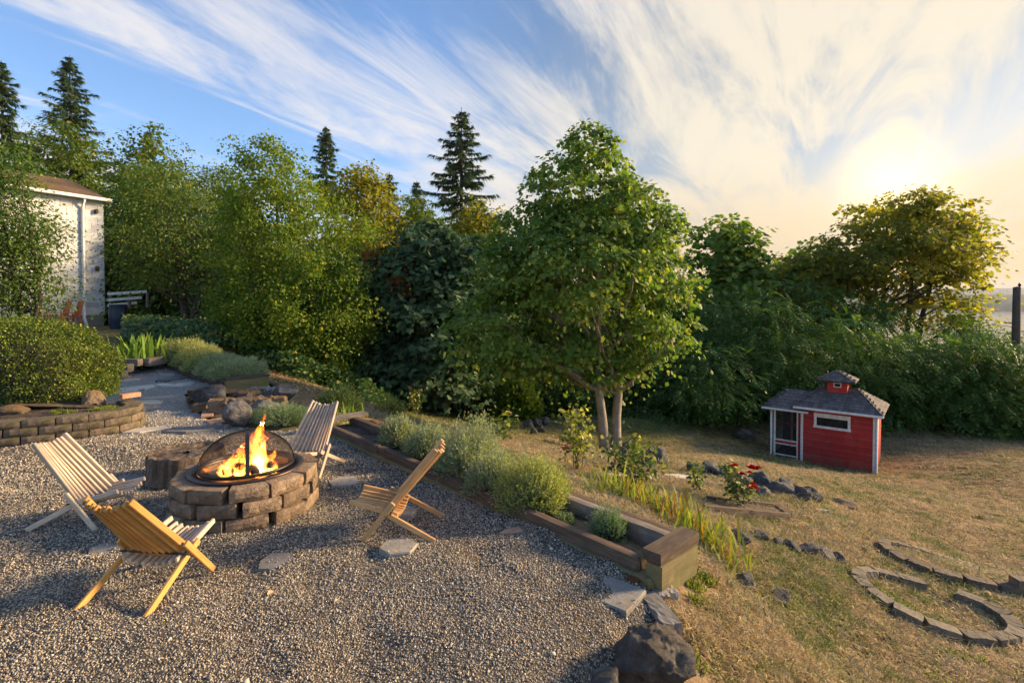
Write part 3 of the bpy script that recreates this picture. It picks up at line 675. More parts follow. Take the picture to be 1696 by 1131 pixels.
# ------------------------------------------------------------------ trees
def trees():
    # the maple on the lawn
    b = G(1010, 750); y = b[1]
    e = lambda u, v, w, h, dy=None: ((P(u-12, v, y)-b), np.array([w/2/ppm(y), (dy or w)/2/ppm(y), h/2/ppm(y)]))
    env = [e(980, 315, 170, 170), e(915, 395, 180, 170), e(1060, 385, 150, 190), e(975, 440, 300, 200), e(840, 540, 160, 130), e(895, 572, 170, 90), e(1090, 500, 120, 190), e(990, 250, 90, 90), e(1045, 590, 90, 50), e(965, 585, 150, 80), e(850, 450, 110, 110)]
    st = [((-.08, 0, -.2), P(975, 330, y)-b), ((.16, .05, -.2), P(1040, 360, y+.3)-b)]
    t = tree('maple_tree', 'round leafy maple with pale twin trunk standing on the dry lawn', b, st, env, ML_MAPLE, M_BARKP, 480, 80, .20, .30, .078, LEAF_PALM5, 3, .14, .6, .70, .30, 110, 1.1, cat='tree', jit=.6, brad=.34)
    # big maple in the evening light, far side of the bushes
    y = 24; b = np.array([*P(1465, 600, y)[:2], 0]); b[2] = h1(b[0], b[1])
    e2 = lambda u, v, w, h: ((P(u, v, y)-b), np.array([w/2/ppm(y), w/2/ppm(y), h/2/ppm(y)]))
    env = [e2(1500, 380, 200, 130), e2(1560, 400, 150, 120), e2(1430, 420, 160, 140), e2(1490, 430, 270, 100), e2(1380, 440, 110, 90), e2(1580, 470, 90, 80), e2(1370, 490, 110, 80), e2(1540, 505, 110, 70), e2(1600, 440, 60, 60), e2(1455, 500, 80, 50), e2(1475, 345, 140, 60), e2(1545, 345, 120, 60), e2(1345, 420, 90, 60), e2(1320, 470, 90, 80), e2(1610, 370, 60, 50), e2(1590, 520, 70, 60)]
    st = [((-.6, 0, 0), P(1430, 400, y)-b), ((.0, .2, 0), P(1470, 370, y)-b), ((.7, 0, 0), P(1520, 380, y)-b), ((1.2, .3, 0), P(1560, 400, y)-b)]
    tree('broad_maple_tree', 'broad many stemmed maple in front of the low sun by the water', b, st, env, ML_MAPLEGLOW, M_BARKD, 400, 50, .36, .30, .14, LEAF_PALM5, 5, .28, .4, .45, .2, 90, .7)
    for k, (u0, u1, v0, v1, y, lab, mt, sd_) in enumerate((
        (1140, 1262, 352, 600, 25, 'dark rounded tree between the lawn maple and the broad maple', ML_MAPLE, 11),
        (1235, 1400, 400, 600, 26, 'lower dark tree just left of the broad maple', ML_MAPLE, 12))):
        b = np.array([*P((u0+u1)/2, 600, y)[:2], 0]); b[2] = h1(b[0], b[1]); c, rd = boxenv(u0, u1, v0, v1, y, b)
        tree('maple_tree', lab, b, [((0, 0, 0), c+np.array([0, 0, rd[2]*.4]))], [(c, rd*.9), (c+np.array([rd[0]*.3, 0, rd[2]*.5]), rd*.5)], mt, M_BARKD, 150, 40, .5, .35, .22, LEAF_PALM5, sd_, .2, .4, .5, .25, 25, .6, 'dark trees beyond the bushes')
    # bright small-leaved tree left of the middle
    y = 15; b = G(480, 655); b = np.array([P(470, 600, y)[0], y, 0]); b[2] = h1(b[0], b[1])
    e3 = lambda u, v, w, h, f=1.: ((P(u, v, y)-b), np.array([w/2/ppm(y), w/2/ppm(y)*f, h/2/ppm(y)]))
    env = [e3(455, 330, 170, 180), e3(470, 420, 235, 220), e3(500, 510, 250, 200), e3(420, 480, 140, 200), e3(560, 560, 130, 150), e3(500, 580, 200, 130), e3(450, 270, 90, 70), e3(415, 300, 70, 60)]
    tree('birch_tree', 'bright yellow green small leaved tree beside the path bank', b, [((0, 0, 0), P(455, 300, y)-b), ((.25, .1, 0), P(520, 400, y)-b)], env, ML_YG, M_BARKD, 560, 120, .20, .75, .062, LEAF_ROUND, 21, .10, .3, .55, .30, 40, .9, jit=.8, brad=.12, out=.2)
    # dark large leaved shrub tree
    y = 16.5; b = np.array([P(715, 660, y)[0], y, 0]); b[2] = h1(b[0], b[1])
    e4 = lambda u, v, w, h: ((P(u, v, y)-b), np.array([w/2/ppm(y), w/2/ppm(y), h/2/ppm(y)]))
    env = [e4(690, 460, 160, 150), e4(705, 410, 110, 90), e4(770, 420, 90, 90), e4(720, 540, 220, 170), e4(700, 610, 220, 110), e4(780, 500, 130, 170), e4(640, 540, 90, 150)]
    tree('large_leaved_tree', 'dark blue green large leaved tree in the middle of the tree wall', b, [((0, 0, 0), P(700, 440, y)-b)], env, ML_DARKBLUE, M_BARKD, 520, 40, .24, .4, .145, LEAF_PALM, 31, .12, .5, .6, .2, 30, .6)
    # dead brown sprays on it are leaves of a browned branch
    r = np.random.default_rng(5); C = np.array([P(u, v, y-1.0)-b for u, v in ((612, 412), (662, 440), (676, 428), (664, 470), (655, 455), (672, 475), (618, 405))]); O = np.tile([0, -1., 0], (len(C), 1))
    V, Fc = fill(C, O, 26, .12, 1.4, .12, r, LEAF_SIMPLE, 1.2)
    o = [q for q in bpy.data.objects if q.name == 'large_leaved_tree'][0]; t = link('browned_foliage', big('browned_foliage', V, Fc), ML_RED, o); t['label'] = 'rust brown dead leaves hanging'
    # background deciduous trees
    bg = [(165, 335, 212, 540, 30, ML_OLIVE, 'olive green tree right behind the white house roof', 41),
          (196, 310, 262, 560, 25, ML_MID, 'mid green tree beside the white house corner', 42),
          (20, 190, 215, 480, 34, ML_OLIVE, 'tall olive tree behind the white house', 43),
          (300, 420, 262, 560, 26, ML_OLIVE, 'olive tree between the dark trunked tree and the bright tree', 44),
          (530, 665, 268, 620, 23, ML_GOLD, 'gold tipped tree just right of the bright small leaved tree', 45),
          (625, 740, 318, 640, 25, ML_OLIVE, 'olive tree behind the dark large leaved tree', 46),
          (720, 850, 335, 640, 22, ML_GOLD, 'golden topped tree just left of the lawn maple', 47),
          (820, 1000, 420, 660, 24, ML_MID, 'mid green tree hidden behind the lawn maple', 48),
          (980, 1160, 430, 660, 23, ML_MAPLE, 'dark green tree just right behind the lawn maple', 49)]
    for u0, u1, v0, v1, y, mt, lab, s in bg:
        b = np.array([*P((u0+u1)/2, 560, y)[:2], 0]); b[2] = h1(b[0], b[1]); c, rd = boxenv(u0, u1, v0, v1, y, b, None); rd = rd*1.05
        env = [(c, rd*.92), (c+np.array([rd[0]*.25, -rd[0]*.2, rd[2]*.45]), rd*np.array([.6, .6, .5])), (c+np.array([-rd[0]*.35, -.3, -rd[2]*.2]), rd*np.array([.7, .8, .6])), (c+np.array([rd[0]*.35, -.3, -rd[2]*.35]), rd*np.array([.7, .8, .55]))]
        tree('deciduous_tree', lab, b, [((0, 0, 0), c+np.array([0, 0, rd[2]*.3]))], env, mt, M_BARKD, 420, 56, .36, .5, .14, LEAF_ROUND if s % 2 else LEAF_SIMPLE, s, .2, .35, .5, .3, 26, .7, 'trees of the wood behind the garden')
    # dark-trunked fruit tree by the house
    y = 19; b = np.array([P(318, 545, y)[0], y, 0]); b[2] = h1(b[0], b[1]); e5 = lambda u, v, w, h: ((P(u, v, y)-b), np.array([w/2/ppm(y), w/2/ppm(y), h/2/ppm(y)]))
    tree('old_fruit_tree', 'old tree with two dark leaning trunks above the ivy', b, [((0, 0, -.1), P(345, 400, y)-b), ((-.15, 0, -.1), P(280, 390, y)-b)], [e5(300, 370, 200, 130), e5(260, 420, 140, 110), e5(340, 420, 120, 120), e5(290, 320, 120, 110)], ML_OLIVE, M_BARKD, 260, 48, .33, .4, .10, LEAF_SIMPLE, 55, .2, .4, .5, .25, 40, .5)
    # airy tree at the house
    y = 11.5; b = np.array([P(60, 540, y)[0], y, 0]); b[2] = h1(b[0], b[1]); e6 = lambda u, v, w, h: ((P(u, v, y)-b), np.array([w/2/ppm(y), w/2/ppm(y), h/2/ppm(y)]))
    tree('twiggy_tree', 'airy green tree screening the white shingled house', b, [((0, 0, 0), P(40, 330, y)-b), ((-.2, 0, 0), P(0, 340, y)-b), ((.1, 0, 0), P(70, 420, y)-b)], [e6(5, 340, 110, 170), e6(25, 430, 130, 190), e6(10, 270, 80, 80), e6(80, 480, 60, 70), e6(55, 400, 90, 130), e6(-30, 420, 150, 260)], ML_MID, M_BARKD, 460, 44, .22, .7, .065, LEAF_SIMPLE, 61, .08, .3, .5, .25, 90, .6, jit=.6)
    # right hand locust thicket
    bs = [(1095, 1225, 555, 735, 17.5), (1150, 1300, 462, 700, 20), (1215, 1340, 500, 700, 18.5), (1270, 1430, 455, 690, 22), (1350, 1480, 525, 745, 18), (1440, 1575, 535, 750, 18.5), (1530, 1660, 540, 755, 17.5), (1610, 1760, 570, 752, 17), (1390, 1500, 488, 700, 22), (1530, 1640, 510, 700, 22), (1060, 1160, 600, 715, 18.5), (1640, 1800, 545, 720, 21)]
    labs = ['locust bush beside the maple trunk at the lawn edge', 'tall locust bush behind the shed porch roof', 'locust bush directly behind the shed porch', 'tall locust bush rising over the shed cupola', 'locust bush behind the right end of the shed', 'locust bush just right of the shed',
            'wide locust bush halfway between shed and pole', 'locust bush at the foot of the wooden pole', 'back row locust bush under the broad maple trunks', 'back row locust bush right under the broad maple', 'low dark locust bush in the gap right of the maple trunk', 'back row locust bush behind the wooden pole']
    for k, (u0, u1, v0, v1, y) in enumerate(bs):
        b = np.array([*P((u0+u1)/2, v1, y)[:2], 0]); b[2] = h1(b[0], b[1]); c, rd = boxenv(u0, u1, v0, v1, y, b); zlow = .15; top = c[2]+rd[2]; c = np.array([c[0], c[1], (top+zlow)/2]); rd = np.array([rd[0]*1.08, rd[0]*1.08, (top-zlow)/2])
        env = [(c, rd*.95), (c+np.array([0, -rd[1]*.2, -rd[2]*.4]), rd*np.array([.95, .95, .55]))]
        tree('locust_bush', labs[k], b, [((0, 0, 0), c), ((.2, 0, 0), c+np.array([rd[0]*.5, 0, rd[2]*.2]))], env, ML_SUMAC, M_BARKD, 170, 13, .42, .16, .36, LEAF_PINN, 70+k, .06, .22, .60, .30, 24, .6, 'locust thicket behind the shed', cat='bush', out=.8, nup=1.7, jit=.28)
trees()

def fir(name, label, u, v0, v1, y, w, seed, group='firs above the wood'):
    """a tall conifer, top at (u,v0), lowest branches at v1, width w (photo pixels) at depth y"""
    r = np.random.default_rng(seed); top = P(u, v0, y); b = np.array([top[0], y, h1(top[0], y)]); o = thing(name, label, 'tree', b, 0, group); Hh = top[2]-b[2]; zl = P(u, v1, y)[2]-b[2]; W = w/2/ppm(y)
    tp, tf = tube(curve((0, 0, 0), (0, 0, Hh), (0, 0, 0), 10), np.linspace(.28, .02, 10), 7); link('trunk', big('trunk', tp, tf, True), M_BARKD, o)
    pos = []; fw = []; nr = []; sz = []; br = []
    z = zl
    while z < Hh-.15:
        f = (Hh-z)/(Hh-zl); L = W*(f**.8)*r.uniform(.45, 1.3)+.12; nb = 5 if f > .15 else 4; a0 = r.uniform(0, 6.28)
        for q in range(nb):
            l = L*r.uniform(.45, 1.2); a = a0+q*6.283/nb+r.normal(0, .25); d = np.array([math.cos(a), math.sin(a), 0]); s = np.array([-d[1], d[0], 0])
            tip = np.array([0, 0, z])+d*l+np.array([0, 0, -.12*l+.25*l*(1-f)]); p = curve((0, 0, z), tip, (0, 0, -.12*l if f > .3 else .05*l), 6); br.append(tube(p, np.linspace(.035*f+.008, .004, 6), 4, False))
            m = int(16+60*l); t = r.uniform(.12, 1, m); pp = p[0]+(p[-1]-p[0])*t[:, None]+np.array([0, 0, -.45*l*.25])*(4*t*(1-t))[:, None]*.5
            sg = r.choice([-1, 1], m); k = r.uniform(.2, 1.0, m)*(1-.6*t)
            pos.append(pp); fw.append(d*.7+s[None]*(sg*k*1.5)[:, None]+np.array([0, 0, -.55])+r.normal(0, .30, (m, 3))); nr.append(np.array([0, 0, 1.])+r.normal(0, .35, (m, 3))); sz.append(r.uniform(.28, .62, m)*(.6+.5*f))
        z += r.uniform(.25, .60)*(.5+.7*f)
    T = (np.array([(0, 0, 0), (.12, .3, -.03), (.05, .65, -.08), (0, 1, -.18), (-.05, .6, -.08), (-.12, .35, -.03)], float), np.array([(0, 1, 2), (0, 2, 3), (0, 3, 4), (0, 4, 5)]))
    V, Fc = leaves(np.vstack(pos), np.vstack(fw), np.vstack(nr), np.concatenate(sz), T); link('needles', big('needles', V, Fc), ML_FIR, o)
    link('branches', big('branches', *join(br)), M_BARKD, o)
fir('fir_tree', 'tall dense fir rising behind the white house', 115, 92, 330, 36, 135, 1)
fir('fir_tree', 'fir cut by the left edge of the view', 2, 100, 300, 37, 110, 2)
fir('fir_tree', 'slim fir spire right of the bright small leaved tree', 540, 208, 340, 44, 75, 3)
fir('fir_tree', 'open branched fir standing alone against the sky', 764, 178, 380, 36, 150, 4)
fir('fir_tree', 'small fir tip left of the open branched fir', 690, 300, 380, 40, 60, 5)
fir('fir_tree', 'short fir tip between the two taller firs', 645, 285, 380, 42, 55, 6)
fir('fir_tree', 'low fir tip above the olive wood behind the house', 245, 216, 320, 40, 70, 7)

# low growth: a dense dark belt under the trees and ivy over the bank
def undergrowth():
    r = np.random.default_rng(9)
    C = []; 
    n = 3200; u = r.uniform(150, 1200, n); y = r.uniform(18.5, 30, n); d = (u-CX)/F; x = d*y; y = np.where(u < 330, 23.5+(y-18.5)*.6, y); x = d*y; z = H(x, y)+r.uniform(0, 1, n)**1.2*np.where(u > 950, 2.8, 4.4)
    C = np.stack([x, y, z], -1); O = np.tile([0, -1., .2], (n, 1)); V, Fc = fill(C, O, 26, .4, .6, .22, r, LEAF_SIMPLE, .35)
    tag(link('undergrowth', big('undergrowth', V, Fc), ML_IVY), 'dark leafy undergrowth under the trees', kind='stuff')
    # ivy on the bank
    pts = []
    n = 26000; u = r.uniform(175, 1110, n); v = r.uniform(535, 690, n)
    q = np.array([(c[0], c[1]) for c in (G(205, 578)[:2], G(270, 585)[:2], G(430, 625)[:2], G(500, 645)[:2], G(600, 668)[:2], G(700, 682)[:2], G(860, 684)[:2], G(1000, 690)[:2], G(1100, 702)[:2])])
    t = r.uniform(0, len(q)-1.001, n); i = t.astype(int); f = (t-i)[:, None]; p = q[i]*(1-f)+q[i+1]*f; ray_ = nrm(p); back = np.abs(r.normal(0, 1, n))*np.where(t < 4, 3.0, 1.0)+r.normal(0, .18, n)+np.where((t > 1.6) & (t < 4), 2.6, .3)
    p = p+ray_*back[:, None]; hump = .35*np.clip(back/1.2, 0, 1)*(1+1.2*vn(np.stack([p[:, 0], p[:, 1], 0*t], -1), 1.1)); z = ground_z(p[:, 0], p[:, 1])+r.uniform(0, 1, n)*hump
    pos = np.stack([p[:, 0], p[:, 1], z], -1); fwd = r.normal(size=(n, 3))*np.array([1, 1, .4])+np.array([0, -.5, -.3]); nor = np.array([0, -.5, 1])+r.normal(0, .5, (n, 3))
    V, Fc = leaves(pos, fwd, nor, r.uniform(.06, .12, n), LEAF_ROUND)
    tag(link('ivy', big('ivy', V, Fc), ML_IVY), 'dark ivy covering the bank below the trees', kind='stuff')
undergrowth()

# ------------------------------------------------------------------ more materials
M_PALEWOOD = woodmat('weathered_pine', (.36, .26, .18), (.57, .44, .32), (.70, .58, .46), orv=.22, dirt=(.33, .27, .22))
M_HONEY = woodmat('honey_pine', (.36, .17, .04), (.58, .30, .085), (.70, .42, .15), orv=.20, dirt=(.42, .20, .05))
M_TAN = woodmat('tan_pine', (.38, .20, .075), (.57, .34, .15), (.68, .46, .24), orv=.20, dirt=(.42, .25, .12))
M_TIMBER = woodmat('old_timber', (.05, .033, .024), (.105, .071, .049), (.18, .132, .095), (2.5, 26, 26), .9, .8, .15, (.075, .055, .04))
M_TIMBERG = woodmat('grey_timber', (.13, .10, .08), (.21, .17, .135), (.30, .25, .20), (2.5, 26, 26), .9, .8, .12, (.12, .10, .075))
M_TIMBEROL = woodmat('olive_timber', (.13, .10, .045), (.19, .15, .07), (.25, .20, .10), (2.5, 26, 26), .9, .7, .1, (.13, .13, .04))
M_TIMBERMOSS = woodmat('mossy_timber', (.10, .06, .03), (.17, .10, .04), (.30, .18, .06), (3, 14, 14), .95, .9, .1, (.30, .16, .04))
M_BLOCK = stonemat('retaining_block', (.22, .15, .10), (.37, .27, .18), (.14, .105, .075), 11, 1., .03, fine=80)
M_BLOCKW = stonemat('weathered_block', (.12, .092, .068), (.22, .17, .125), (.08, .07, .045), 9, 1., .025, fine=70, moss=(.12, .11, .03), mosslim=.58)
M_BLOCKG = stonemat('grey_block', (.14, .12, .095), (.26, .22, .17), (.20, .135, .08), 9, .8, .01, fine=80, moss=(.14, .12, .04), mosslim=.62)
M_BLOCKR = stonemat('rusty_block', (.12, .095, .075), (.22, .17, .13), (.30, .16, .07), 9, .8, .01, fine=80, moss=(.20, .15, .05), mosslim=.60)
M_FLAG = stonemat('flagstone', (.20, .185, .165), (.30, .28, .255), (.27, .22, .175), 7, .4, .006, fine=90)
M_FLAGP = stonemat('pale_flagstone', (.52, .46, .38), (.66, .59, .49), (.56, .44, .33), 4, .4, .006, fine=60)
M_CONC = stonemat('concrete_paver', (.24, .225, .20), (.36, .335, .30), (.30, .25, .19), 9, .8, .008, fine=110)
M_LAVA = stonemat('lava_rock', (.08, .075, .072), (.17, .16, .15), (.26, .24, .21), 7, 1., .02, fine=45, kind='Object')
M_BOULDER = stonemat('grey_boulder', (.08, .075, .072), (.17, .16, .155), (.25, .235, .21), 2.2, .9, .04, fine=28)
M_BOULDERB = stonemat('brown_boulder', (.09, .078, .068), (.19, .16, .135), (.30, .26, .22), 3.2, 1., .05, fine=55)
M_MOSSROCK = stonemat('mossy_stone', (.16, .12, .09), (.25, .20, .16), None, 5, .9, .02, fine=40, moss=(.19, .105, .03), mosslim=.50)
M_TERRA = stonemat('terracotta_brick', (.42, .22, .13), (.55, .33, .21), None, 6, .4, .005)
M_RUST = stonemat('rusty_patch', (.10, .045, .02), (.20, .09, .035), (.06, .04, .03), 8, 1., .02, fine=50)
M_SOIL = stonemat('dark_soil', (.06, .044, .033), (.12, .088, .066), (.18, .135, .10), 12, 1., .03, fine=60, kind='World', orv=.05)
M_STEEL = plain('dark_steel', (.045, .04, .038), .45, .5, .8, .3, 25)
M_RIM = plain('heat_tinted_steel', (.10, .075, .07), .4, .5, .9, .35, 9)
M_CHAR = stonemat('charred_wood', (.015, .013, .012), (.04, .035, .03), (.16, .14, .13), 12, 1., .02)
M_STUMP = None
def M_stump():
    k = NT('stump_bark'); v = k.co('Object', (9, 9, 1.2)); a = k.noise(v, 1.6, 6, .65, .4); o = k.co('Object'); f = k.noise(o, 30, 4, .6)
    c = k.ramp(a, [(.3, (.03, .022, .017)), (.48, (.12, .085, .06)), (.62, (.24, .18, .13)), (.8, (.36, .29, .22))]); c = k.mix(k.mr(f, .4, .7, 0, .5), c, (.06, .045, .03))
    return k.done(k.bsdf(c, .9, .15, k.bump(k.math('ADD', a, k.math('MULTIPLY', f, .3)), 1., .03)))
M_STUMP = M_stump()

# ------------------------------------------------------------------ fire pit
PIT = np.array([-2.09, 4.02]); PZ0 = gvz(*PIT)-.005
def fire_pit():
    o = thing('stone_fire_pit', 'round fire pit of three courses of brown retaining blocks', 'fire pit', (PIT[0], PIT[1], PZ0))
    for c, (rad, n, off) in enumerate(((.520, 11, .10), (.508, 11, .38), (.497, 11, .12))):
        for i in range(n):
            a = 2*math.pi*(i+off)/n+rng.normal(0, .012); L = 2*math.pi*rad/n*rng.uniform(.90, .96); r = rad+rng.normal(0, .006)-.085
            V, Fc = gridbox(L, .17, .096, 6, 2, 3, .012, c*20+i, 3., .012); V = np.array(V); V[:, 0] *= 1-.30*(V[:, 1]+.085)/.17*.9
            q = link('block', mk('block', V, Fc), M_BLOCK, o, (r*math.cos(a), r*math.sin(a), .05+c*.102), (rng.normal(0, .012), rng.normal(0, .012), a+math.pi/2))
    # fill of rubble core so that no light passes, steel ring and bowl
    th = np.linspace(0, 2*math.pi, 64, endpoint=False)
    def lathe(prof):
        V = []; Fc = []
        for r, z in prof: V += [(r*math.cos(t), r*math.sin(t), z) for t in th]
        n = 64
        for k in range(len(prof)-1):
            for i in range(n): Fc.append((k*n+i, k*n+(i+1) % n, (k+1)*n+(i+1) % n, (k+1)*n+i))
        return V, Fc
    V, Fc = lathe([(.345, .300), (.345, .318), (.405, .322), (.412, .316), (.405, .308), (.345, .306)]); link('steel_rim', mk('rim', V, Fc, True), M_RIM, o)
    V, Fc = lathe([(.346, .305), (.335, .27), (.29, .21), (.2, .165), (.1, .15), (.004, .148)]); link('bowl', mk('bowl', V, Fc, True), M_STEEL, o)
    link('ash_bed', mk('ash', *lathe([(.30, .222), (.2, .235), (.1, .242), (.004, .244)]), True), M_CHAR, o)
    # domed spark screen
    s = thing('spark_screen', 'domed black mesh spark screen over the fire', 'screen', (PIT[0], PIT[1], PZ0+.322)); s.rotation_euler = (0, 0, R(8))
    RD, HD = .335, .275
    parts = []
    g = np.arange(-.325, .326, .0095)
    for q in g:
        w = math.sqrt(max(0, RD*RD-q*q)); t = np.linspace(-1, 1, 26)*w; zz = HD*np.sqrt(np.clip(1-(t*t+q*q)/RD**2, 0, 1))
        parts.append(tube(np.stack([t, np.full(26, q), zz], -1), .0009, 3, False)); parts.append(tube(np.stack([np.full(26, q), t, zz+.001], -1), .0009, 3, False))
    m = link('wire_mesh', big('wire_mesh', *join(parts)), M_STEEL, s); m['kind'] = 'stuff'
    def strap(ang):
        t = np.linspace(0, math.pi, 34); d = np.array([math.cos(ang), math.sin(ang), 0]); sd_ = np.array([-d[1], d[0], 0]); V = []
        for a in t:
            p = d*RD*math.cos(a)+np.array([0, 0, HD*math.sin(a)]); nr = np.array([d[0]*math.cos(a)/RD, d[1]*math.cos(a)/RD, math.sin(a)/HD]); nr /= np.linalg.norm(nr)
            V += [p+sd_*.014+nr*.002, p+sd_*.014+nr*.008, p-sd_*.014+nr*.008, p-sd_*.014+nr*.002]
        Fc = []
        for i in range(33):
            for j in range(4): Fc.append((i*4+j, i*4+(j+1) % 4, i*4+4+(j+1) % 4, i*4+4+j))
        link('strap', mk('strap', V, Fc), M_STEEL, s)
    strap(R(109.5)); strap(R(19.5))
    V, Fc = lathe([(RD-.006, 0), (RD+.006, 0), (RD+.006, .022), (RD-.006, .022), (RD-.006, 0)]); link('base_ring', mk('ring', V, Fc, True), M_STEEL, s)
    # logs
    for k, (a, b, r) in enumerate((((-.17, -.05, .27), (.12, .09, .30), .035), ((-.05, .14, .27), (.12, -.12, .31), .032), ((.02, .12, .28), (.20, -.02, .33), .028), ((-.16, .06, .30), (.0, -.08, .34), .027))):
        V, Fc = tube(curve(a, b, (0, 0, .01), 9, rng, .004), r, 9, True, .08); q = link('log', big('log', V, Fc), M_CHAR, None, (PIT[0], PIT[1], PZ0)); tag(q, 'charred burning log in the bowl', 'log', 'logs in the fire')
    # flames: glowing gas bodies
    k = NT('flame_gas'); tc = k.n('ShaderNodeTexCoord'); sp = k.n('ShaderNodeSeparateXYZ'); k.l(tc.outputs['Generated'], sp.inputs[0])
    v = k.co('Object', (1, 1, .45)); n = k.noise(v, 16, 4, .65, 1.5)
    c = k.ramp(sp.outputs[2], [(0, (1., .50, .10)), (.35, (1., .34, .035)), (.8, (1., .17, .010)), (1, (1., .10, .004))])
    st = k.math('MULTIPLY', k.mr(n, .42, .62), k.math('MULTIPLY', k.mr(sp.outputs[2], 1., .0, 18, 62), 1.))
    em = k.n('ShaderNodeEmission'); k.l(c, em.inputs[0]); k.l(st, em.inputs[1]); k.l(em.outputs[0], k.out.inputs[1]); mf = k.m
    mf.volume_intersection_method = 'ACCURATE' if hasattr(mf, 'volume_intersection_method') else None
    f = thing('fire', 'orange and yellow flames burning under the mesh dome', 'fire', (PIT[0], PIT[1], PZ0+.26))
    r = np.random.default_rng(4)
    for x, y, h, w, lx in ((.085, .0, .50, .062, .05), (.05, .04, .34, .055, -.03), (.12, -.03, .30, .05, .04), (-.06, -.02, .27, .06, .06), (-.12, -.04, .20, .055, .06), (-.17, -.05, .13, .045, .04), (.0, .02, .22, .06, .0), (.16, .02, .19, .045, .05), (-.02, -.08, .12, .05, .02), (.2, .0, .10, .04, .02)):
        n_ = 16; t = np.linspace(0, 1, n_); p = np.stack([x+lx*t*t+.022*np.sin(t*9+r.uniform(0, 6))*t, y+.016*np.sin(t*8+r.uniform(0, 6))*t, t*h], -1)
        rad = w*(np.sin(np.pi*np.clip(t*.78+.20, 0, 1))**1.1)*(1-.55*t)+.002; V, Fc = tube(p, rad, 12, True, .10, r); link('flame', big('flame', V, Fc, True), mf, f)
    # glowing embers
    k = NT('embers'); v = k.co('Object'); n = k.noise(v, 22, 4, .6); e = k.n('ShaderNodeEmission'); k.l(k.ramp(n, [(.4, (.02, .004, .001)), (.55, (1., .18, .02)), (.7, (1., .45, .10))]), e.inputs[0]); e.inputs[1].default_value = 3.; me_ = k.done(e.outputs[0])
    for i in range(9):
        a = r.uniform(0, 6.28); d = r.uniform(.02, .2); link('ember', rock_mesh('ember', r, 1, 8, .05), me_, f, (d*math.cos(a), d*math.sin(a)*.6, .0), scale=(.03, .022, .02))
fire_pit()

# ------------------------------------------------------------------ folding stick chairs
def chair(label, loc, ang, mat, mat2=None):
    x, y = loc; o = thing('folding_chair', label, 'chair', (x, y, gvz(x, y)+.004), ang, 'slatted stick chairs around the fire pit'); mat2 = mat2 or mat
    for i in range(10):
        yy = -.185+.37*i/9; e = 1-(yy/.185)**2
        jx, jz = rng.normal(0, .0035, 2); b = bar('back_slat', (.055-.012*e, yy, .150-.030*e), (-.325-.02*e+jx, yy*.70+jz*.4, .605-.035*e+jz), .0185, .034, mat, o, roll=rng.normal(0, .03))
    for i in range(9):
        yy = -.163+.326*i/8; e = 1-(yy/.163)**2
        bar('seat_slat', (-.065, yy, .165-.030*e), (.275+rng.normal(0, .003), yy*.86, .250-.050*e+rng.normal(0, .003)), .0185, .032, mat2, o, roll=rng.normal(0, .03))
    for s in (-1, 1):
        bar('front_leg', (-.045, s*.2045, .262), (.165, s*.2145, 0.004), .019, .036, mat, o)
        bar('rear_leg', (.085, s*.1835, .222), (-.325, s*.200, .004), .019, .036, mat, o)
    for f, z in ((.012, .176), (-.028, .19)):
        V, Fc = tube(np.array([(f, -.216, z), (f, .216, z)]), .006, 8); link('dowel', big('dowel', V, Fc, True), M_STEEL, o)
    return o
chair('orange toned slatted chair seen from behind, nearest the bottom left', (-2.03, 2.91), R(84), M_HONEY, M_PALEWOOD)
chair('pale weathered slatted chair in front of the low block wall', (-3.12, 3.80), R(2), M_PALEWOOD)
chair('pale slatted chair behind the fire pit, facing the camera', (-1.93, 4.80), R(-100), M_PALEWOOD)
chair('honey coloured slatted chair standing by a hexagonal paver', (-.84, 3.64), R(178), M_TAN)

# ------------------------------------------------------------------ stump
def stump():
    c = (-3.05, 4.78); o = thing('tree_stump', 'low wide tree stump with grey brown bark behind the fire pit', 'stump', (c[0], c[1], gvz(*c)-.01))
    n = 72; th = np.linspace(0, 2*math.pi, n, endpoint=False); rows = []
    for z, f in ((0, 1.07), (.03, 1.04), (.07, 1.0), (.12, .985), (.17, .99), (.215, .985), (.235, .95)):
        p = np.stack([np.cos(th)*2.2, np.sin(th)*2.2, 0*th+z*.6], -1); rr = .325*f*(1+.10*fbm(p, 1.3, 3)+.10*fbm(p+9, 5, 2)); zz = z+(.05*fbm(p+30, 2.2, 3) if z > .2 else 0)
        rows.append(np.stack([rr*np.cos(th), rr*np.sin(th), zz+0*th], -1))
    V = np.vstack(rows); i = np.arange(len(rows)-1)[:, None]*n; j = np.arange(n)[None]; j2 = (j+1) % n
    link('bark', big('bark', V, np.stack([i+j, i+j2, i+n+j2, i+n+j], -1).reshape(-1, 4)), M_STUMP, o)
    rows = [rows[-1]]
    for f in (.85, .7, .5, .3, .12):
        p = np.stack([np.cos(th)*f*4, np.sin(th)*f*4, 0*th], -1); rows.append(np.stack([.31*f*np.cos(th), .31*f*np.sin(th), .212+.05*fbm(p+5, 1.4, 4)], -1))
    V = np.vstack(rows); i = np.arange(len(rows)-1)[:, None]*n
    link('cut_top', big('cut_top', V, np.stack([i+j, i+j2, i+n+j2, i+n+j], -1).reshape(-1, 4)), M_STUMP, o)
stump()

